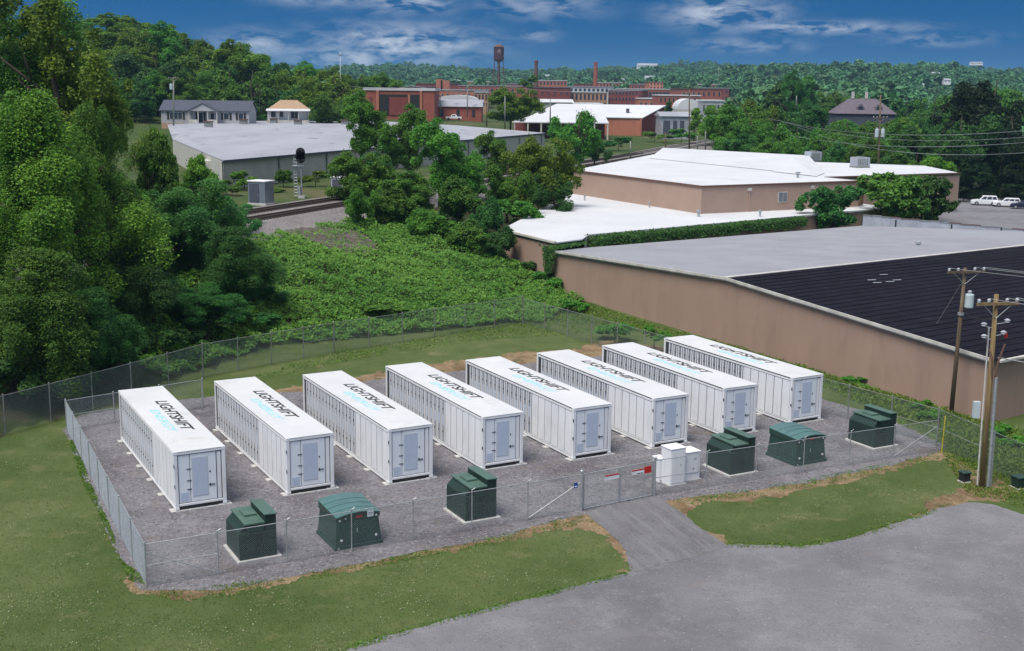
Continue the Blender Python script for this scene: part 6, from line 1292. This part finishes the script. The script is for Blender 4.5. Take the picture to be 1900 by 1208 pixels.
def ivy():
    n = 9000; f = rng.uniform(size=n) ** .9; p0, p1 = np.array([7.6, 124.3]), np.array([35.0, 146.6]); sd = unit(p1 - p0); sn = np.array([sd[1], -sd[0]])
    k = np.array([noise.noise(Vector((a * 14, 1, 0))) for a in f]); out = rng.uniform(0, 1, n) * (.9 + .5 * k)
    z = 5.15 - rng.uniform(0, 1.1, n) * (1 + .25 * k) - out * .25; xy = p0 + (p1 - p0) * f[:, None] + sn * (out[:, None] * 1.1 + .02)
    m = 1800; g = rng.uniform(size=m); q = A - T * .3 - NN * .45
    xy2 = np.array([q.x, q.y]) + np.array([T.x, T.y]) * (rng.normal(size=m) * .55 * (1 - g * .6))[:, None] - np.array([NN.x, NN.y]) * rng.uniform(0, .25, m)[:, None]; z2 = 4.5 - g * 2.6
    m3 = 1500; h = rng.uniform(size=m3); xy3 = np.array([A.x, A.y]) + np.array([.5, .6]) * (h * 5.2)[:, None] + rng.normal(size=(m3, 2)) * .35; z3 = 4.35 + rng.uniform(0, .25, m3) + .1 * h
    pos = np.concatenate([np.column_stack([xy, z]), np.column_stack([xy2, z2]), np.column_stack([xy3, z3])]); N_ = len(pos)
    nor = unit(np.column_stack([sn[0] + rng.normal(size=N_) * .5, sn[1] + rng.normal(size=N_) * .5, .5 + rng.normal(size=N_) * .4]))
    me = leaf_mesh('ivy', pos, nor, rng.uniform(.08, .17, N_), .5 + rng.normal(size=N_) * .25, LEAF[2], .8); return me
ob = [o for o in col.objects if o.name == 'ivy'][0]; ob.data = ivy()
# lawn texture: blades and clover heads
def lawn_bits(name, label, n, size, mat, thr, up):
    pts = []
    while len(pts) < n:
        px, py = random.uniform(-40, 1800), random.uniform(790, 1230); p = G(px, py); x, y = p.x, p.y
        if y > np.interp(x, [-80, -40, -30.5, -18.5, .93, 30], [40, 60, 64, 90.3, 102.3, 110]) - .3 or inside(x, y, PADP) or inside(x, y, LOTP) or inside(x, y, DRVP): continue
        if (x - C_BL.x) * .35 + 0 > 1e9: continue
        q = noise.noise(Vector((x * .35, y * .35, 11))) + .6 * noise.noise(Vector((x * 1.4, y * 1.4, 5)))
        if q + random.uniform(-.25, .25) > thr: pts.append((x, y))
    a = np.array(pts); pos = np.column_stack([a, rng.uniform(.01, up, n)]); nor = unit(rng.normal(size=(n, 3)) * .6 + np.array([0, -.3, .8]))
    kind(link(name, leaf_mesh(name, pos, nor, size * rng.uniform(.6, 1.4, n), rng.uniform(size=n), mat, .4)), 'stuff', label)
PADP = pad_edge; LOTP = lot_poly; DRVP = gp((1083, 950), (1213, 922), (1262, 948), (1352, 1014), (1180, 1062), (1118, 978))
GRASSB = leaf_mat('grass_blade', (.080, .118, .034), (.135, .165, .060), vary=0, trans=.3); CLOVER = leaf_mat('clover_head', (.13, .17, .06), (.42, .45, .28), vary=0, trans=.2)
lawn_bits('grass_blades', 'short grass blades of the mown lawn', 18000, .035, GRASSB, -.9, .035)
lawn_bits('clover', 'pale clover heads scattered through the lawn', 3600, .034, CLOVER, .22, .07)
def stones():
    n = 5200; base = np.array([(1, 0, 0), (-1, 0, 0), (0, 1, 0), (0, -1, 0), (0, 0, .7), (0, 0, -.4)]); fc = [(0, 2, 4), (2, 1, 4), (1, 3, 4), (3, 0, 4), (2, 0, 5), (1, 2, 5), (3, 1, 5), (0, 3, 5)]
    vs = []; fs = []
    k = 0
    while k < n:
        p = G(random.uniform(130, 1740), random.uniform(720, 1095))
        if not inside(p.x, p.y, PADP): continue
        s = random.uniform(.015, .05) * (1.5 if random.random() < .06 else 1); a = random.uniform(0, 6.28); c_, s_ = math.cos(a), math.sin(a); o = len(vs)
        for b in base: j = random.uniform(.7, 1.2); vs.append((p.x + (b[0] * c_ - b[1] * s_) * s * j, p.y + (b[0] * s_ + b[1] * c_) * s * j, .014 + (b[2] + .2) * s * j))
        fs += [tuple(i + o for i in f) for f in fc]; k += 1
    me = bpy.data.meshes.new('loose_stones'); me.from_pydata(vs, [], fs); me.update(); me.materials.append(material('loose_stone', (.32, .31, .33), (.15, .14, .15), .9, scale=3, lo=.4, hi=.6)); kind(link('loose_stones', me), 'stuff', 'loose stones lying on the gravel pad')
stones()

# far woods: one mass of crowns over the hills
def far_woods():
    srcs = []
    for i, pr in enumerate(('far0', 'far1', 'far2')):
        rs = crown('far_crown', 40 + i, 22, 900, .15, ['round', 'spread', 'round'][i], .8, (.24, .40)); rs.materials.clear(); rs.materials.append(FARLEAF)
        srcs.append(bpy.data.objects.new('far_crown', rs))
    for i in range(3):
        pts = []
        while len(pts) < 2300:
            az = random.uniform(-.5, .56); y = 420 * (2700 / 420) ** random.uniform(0, 1) ** .75; x = az * y
            if y < 940 and -.15 < az < .19: continue
            if y < 470 and az < .19: continue
            pts.append((x, y, hz(x, y) + random.uniform(1.5, 5)))
        for _ in range(160):
            y = random.uniform(150, 470); az = random.choice([random.uniform(-1.0, -.45), random.uniform(.50, .95)]); x = az * y
            if rail_u(x, y) > 12 or x > 118: pts.append((x, y, hz(x, y) + random.uniform(1, 4)))
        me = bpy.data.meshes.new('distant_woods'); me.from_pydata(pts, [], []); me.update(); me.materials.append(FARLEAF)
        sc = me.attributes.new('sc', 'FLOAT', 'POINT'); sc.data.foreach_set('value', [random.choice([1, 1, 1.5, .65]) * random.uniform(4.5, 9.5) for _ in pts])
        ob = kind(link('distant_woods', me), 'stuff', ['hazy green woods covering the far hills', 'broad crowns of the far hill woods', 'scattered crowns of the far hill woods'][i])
        ng = bpy.data.node_groups.new('woods', 'GeometryNodeTree'); ng.interface.new_socket('Geometry', in_out='INPUT', socket_type='NodeSocketGeometry'); ng.interface.new_socket('Geometry', in_out='OUTPUT', socket_type='NodeSocketGeometry')
        gi, go = N(ng, 'NodeGroupInput'), N(ng, 'NodeGroupOutput'); ip = N(ng, 'GeometryNodeInstanceOnPoints'); oi = N(ng, 'GeometryNodeObjectInfo'); oi.inputs['Object'].default_value = srcs[i]
        na = N(ng, 'GeometryNodeInputNamedAttribute', data_type='FLOAT'); na.inputs['Name'].default_value = 'sc'
        rv = N(ng, 'FunctionNodeRandomValue', data_type='FLOAT_VECTOR'); rv.inputs[0].default_value = (-.15, -.15, 0); rv.inputs[1].default_value = (.15, .15, 6.28)
        L = ng.links.new; L(gi.outputs[0], ip.inputs['Points']); L(oi.outputs['Geometry'], ip.inputs['Instance']); L(na.outputs[0], ip.inputs['Scale']); L(rv.outputs[0], ip.inputs['Rotation']); L(ip.outputs[0], go.inputs[0])
        ob.modifiers.new('woods', 'NODES').node_group = ng
far_woods()
for m in bpy.data.meshes:
    if m.name.startswith('trunk'): m.polygons.foreach_set('use_smooth', [True] * len(m.polygons))

# ------------------------------------------------------------------ air
def haze():
    m = bpy.data.materials.new('haze_air'); m.use_nodes = True; t = m.node_tree; t.nodes.clear(); o = N(t, 'ShaderNodeOutputMaterial'); v = N(t, 'ShaderNodeVolumePrincipled')
    v.inputs['Color'].default_value = (.42, .74, 1, 1); v.inputs['Density'].default_value = HAZE; t.links.new(v.outputs[0], o.inputs['Volume'])
    kind(MB().box((-3600, -120, -9), (3600, 4650, 112)).build('haze', m), 'stuff', 'thin blue haze over the distant hills')
HAZE = 0.00010
if HAZE: haze()
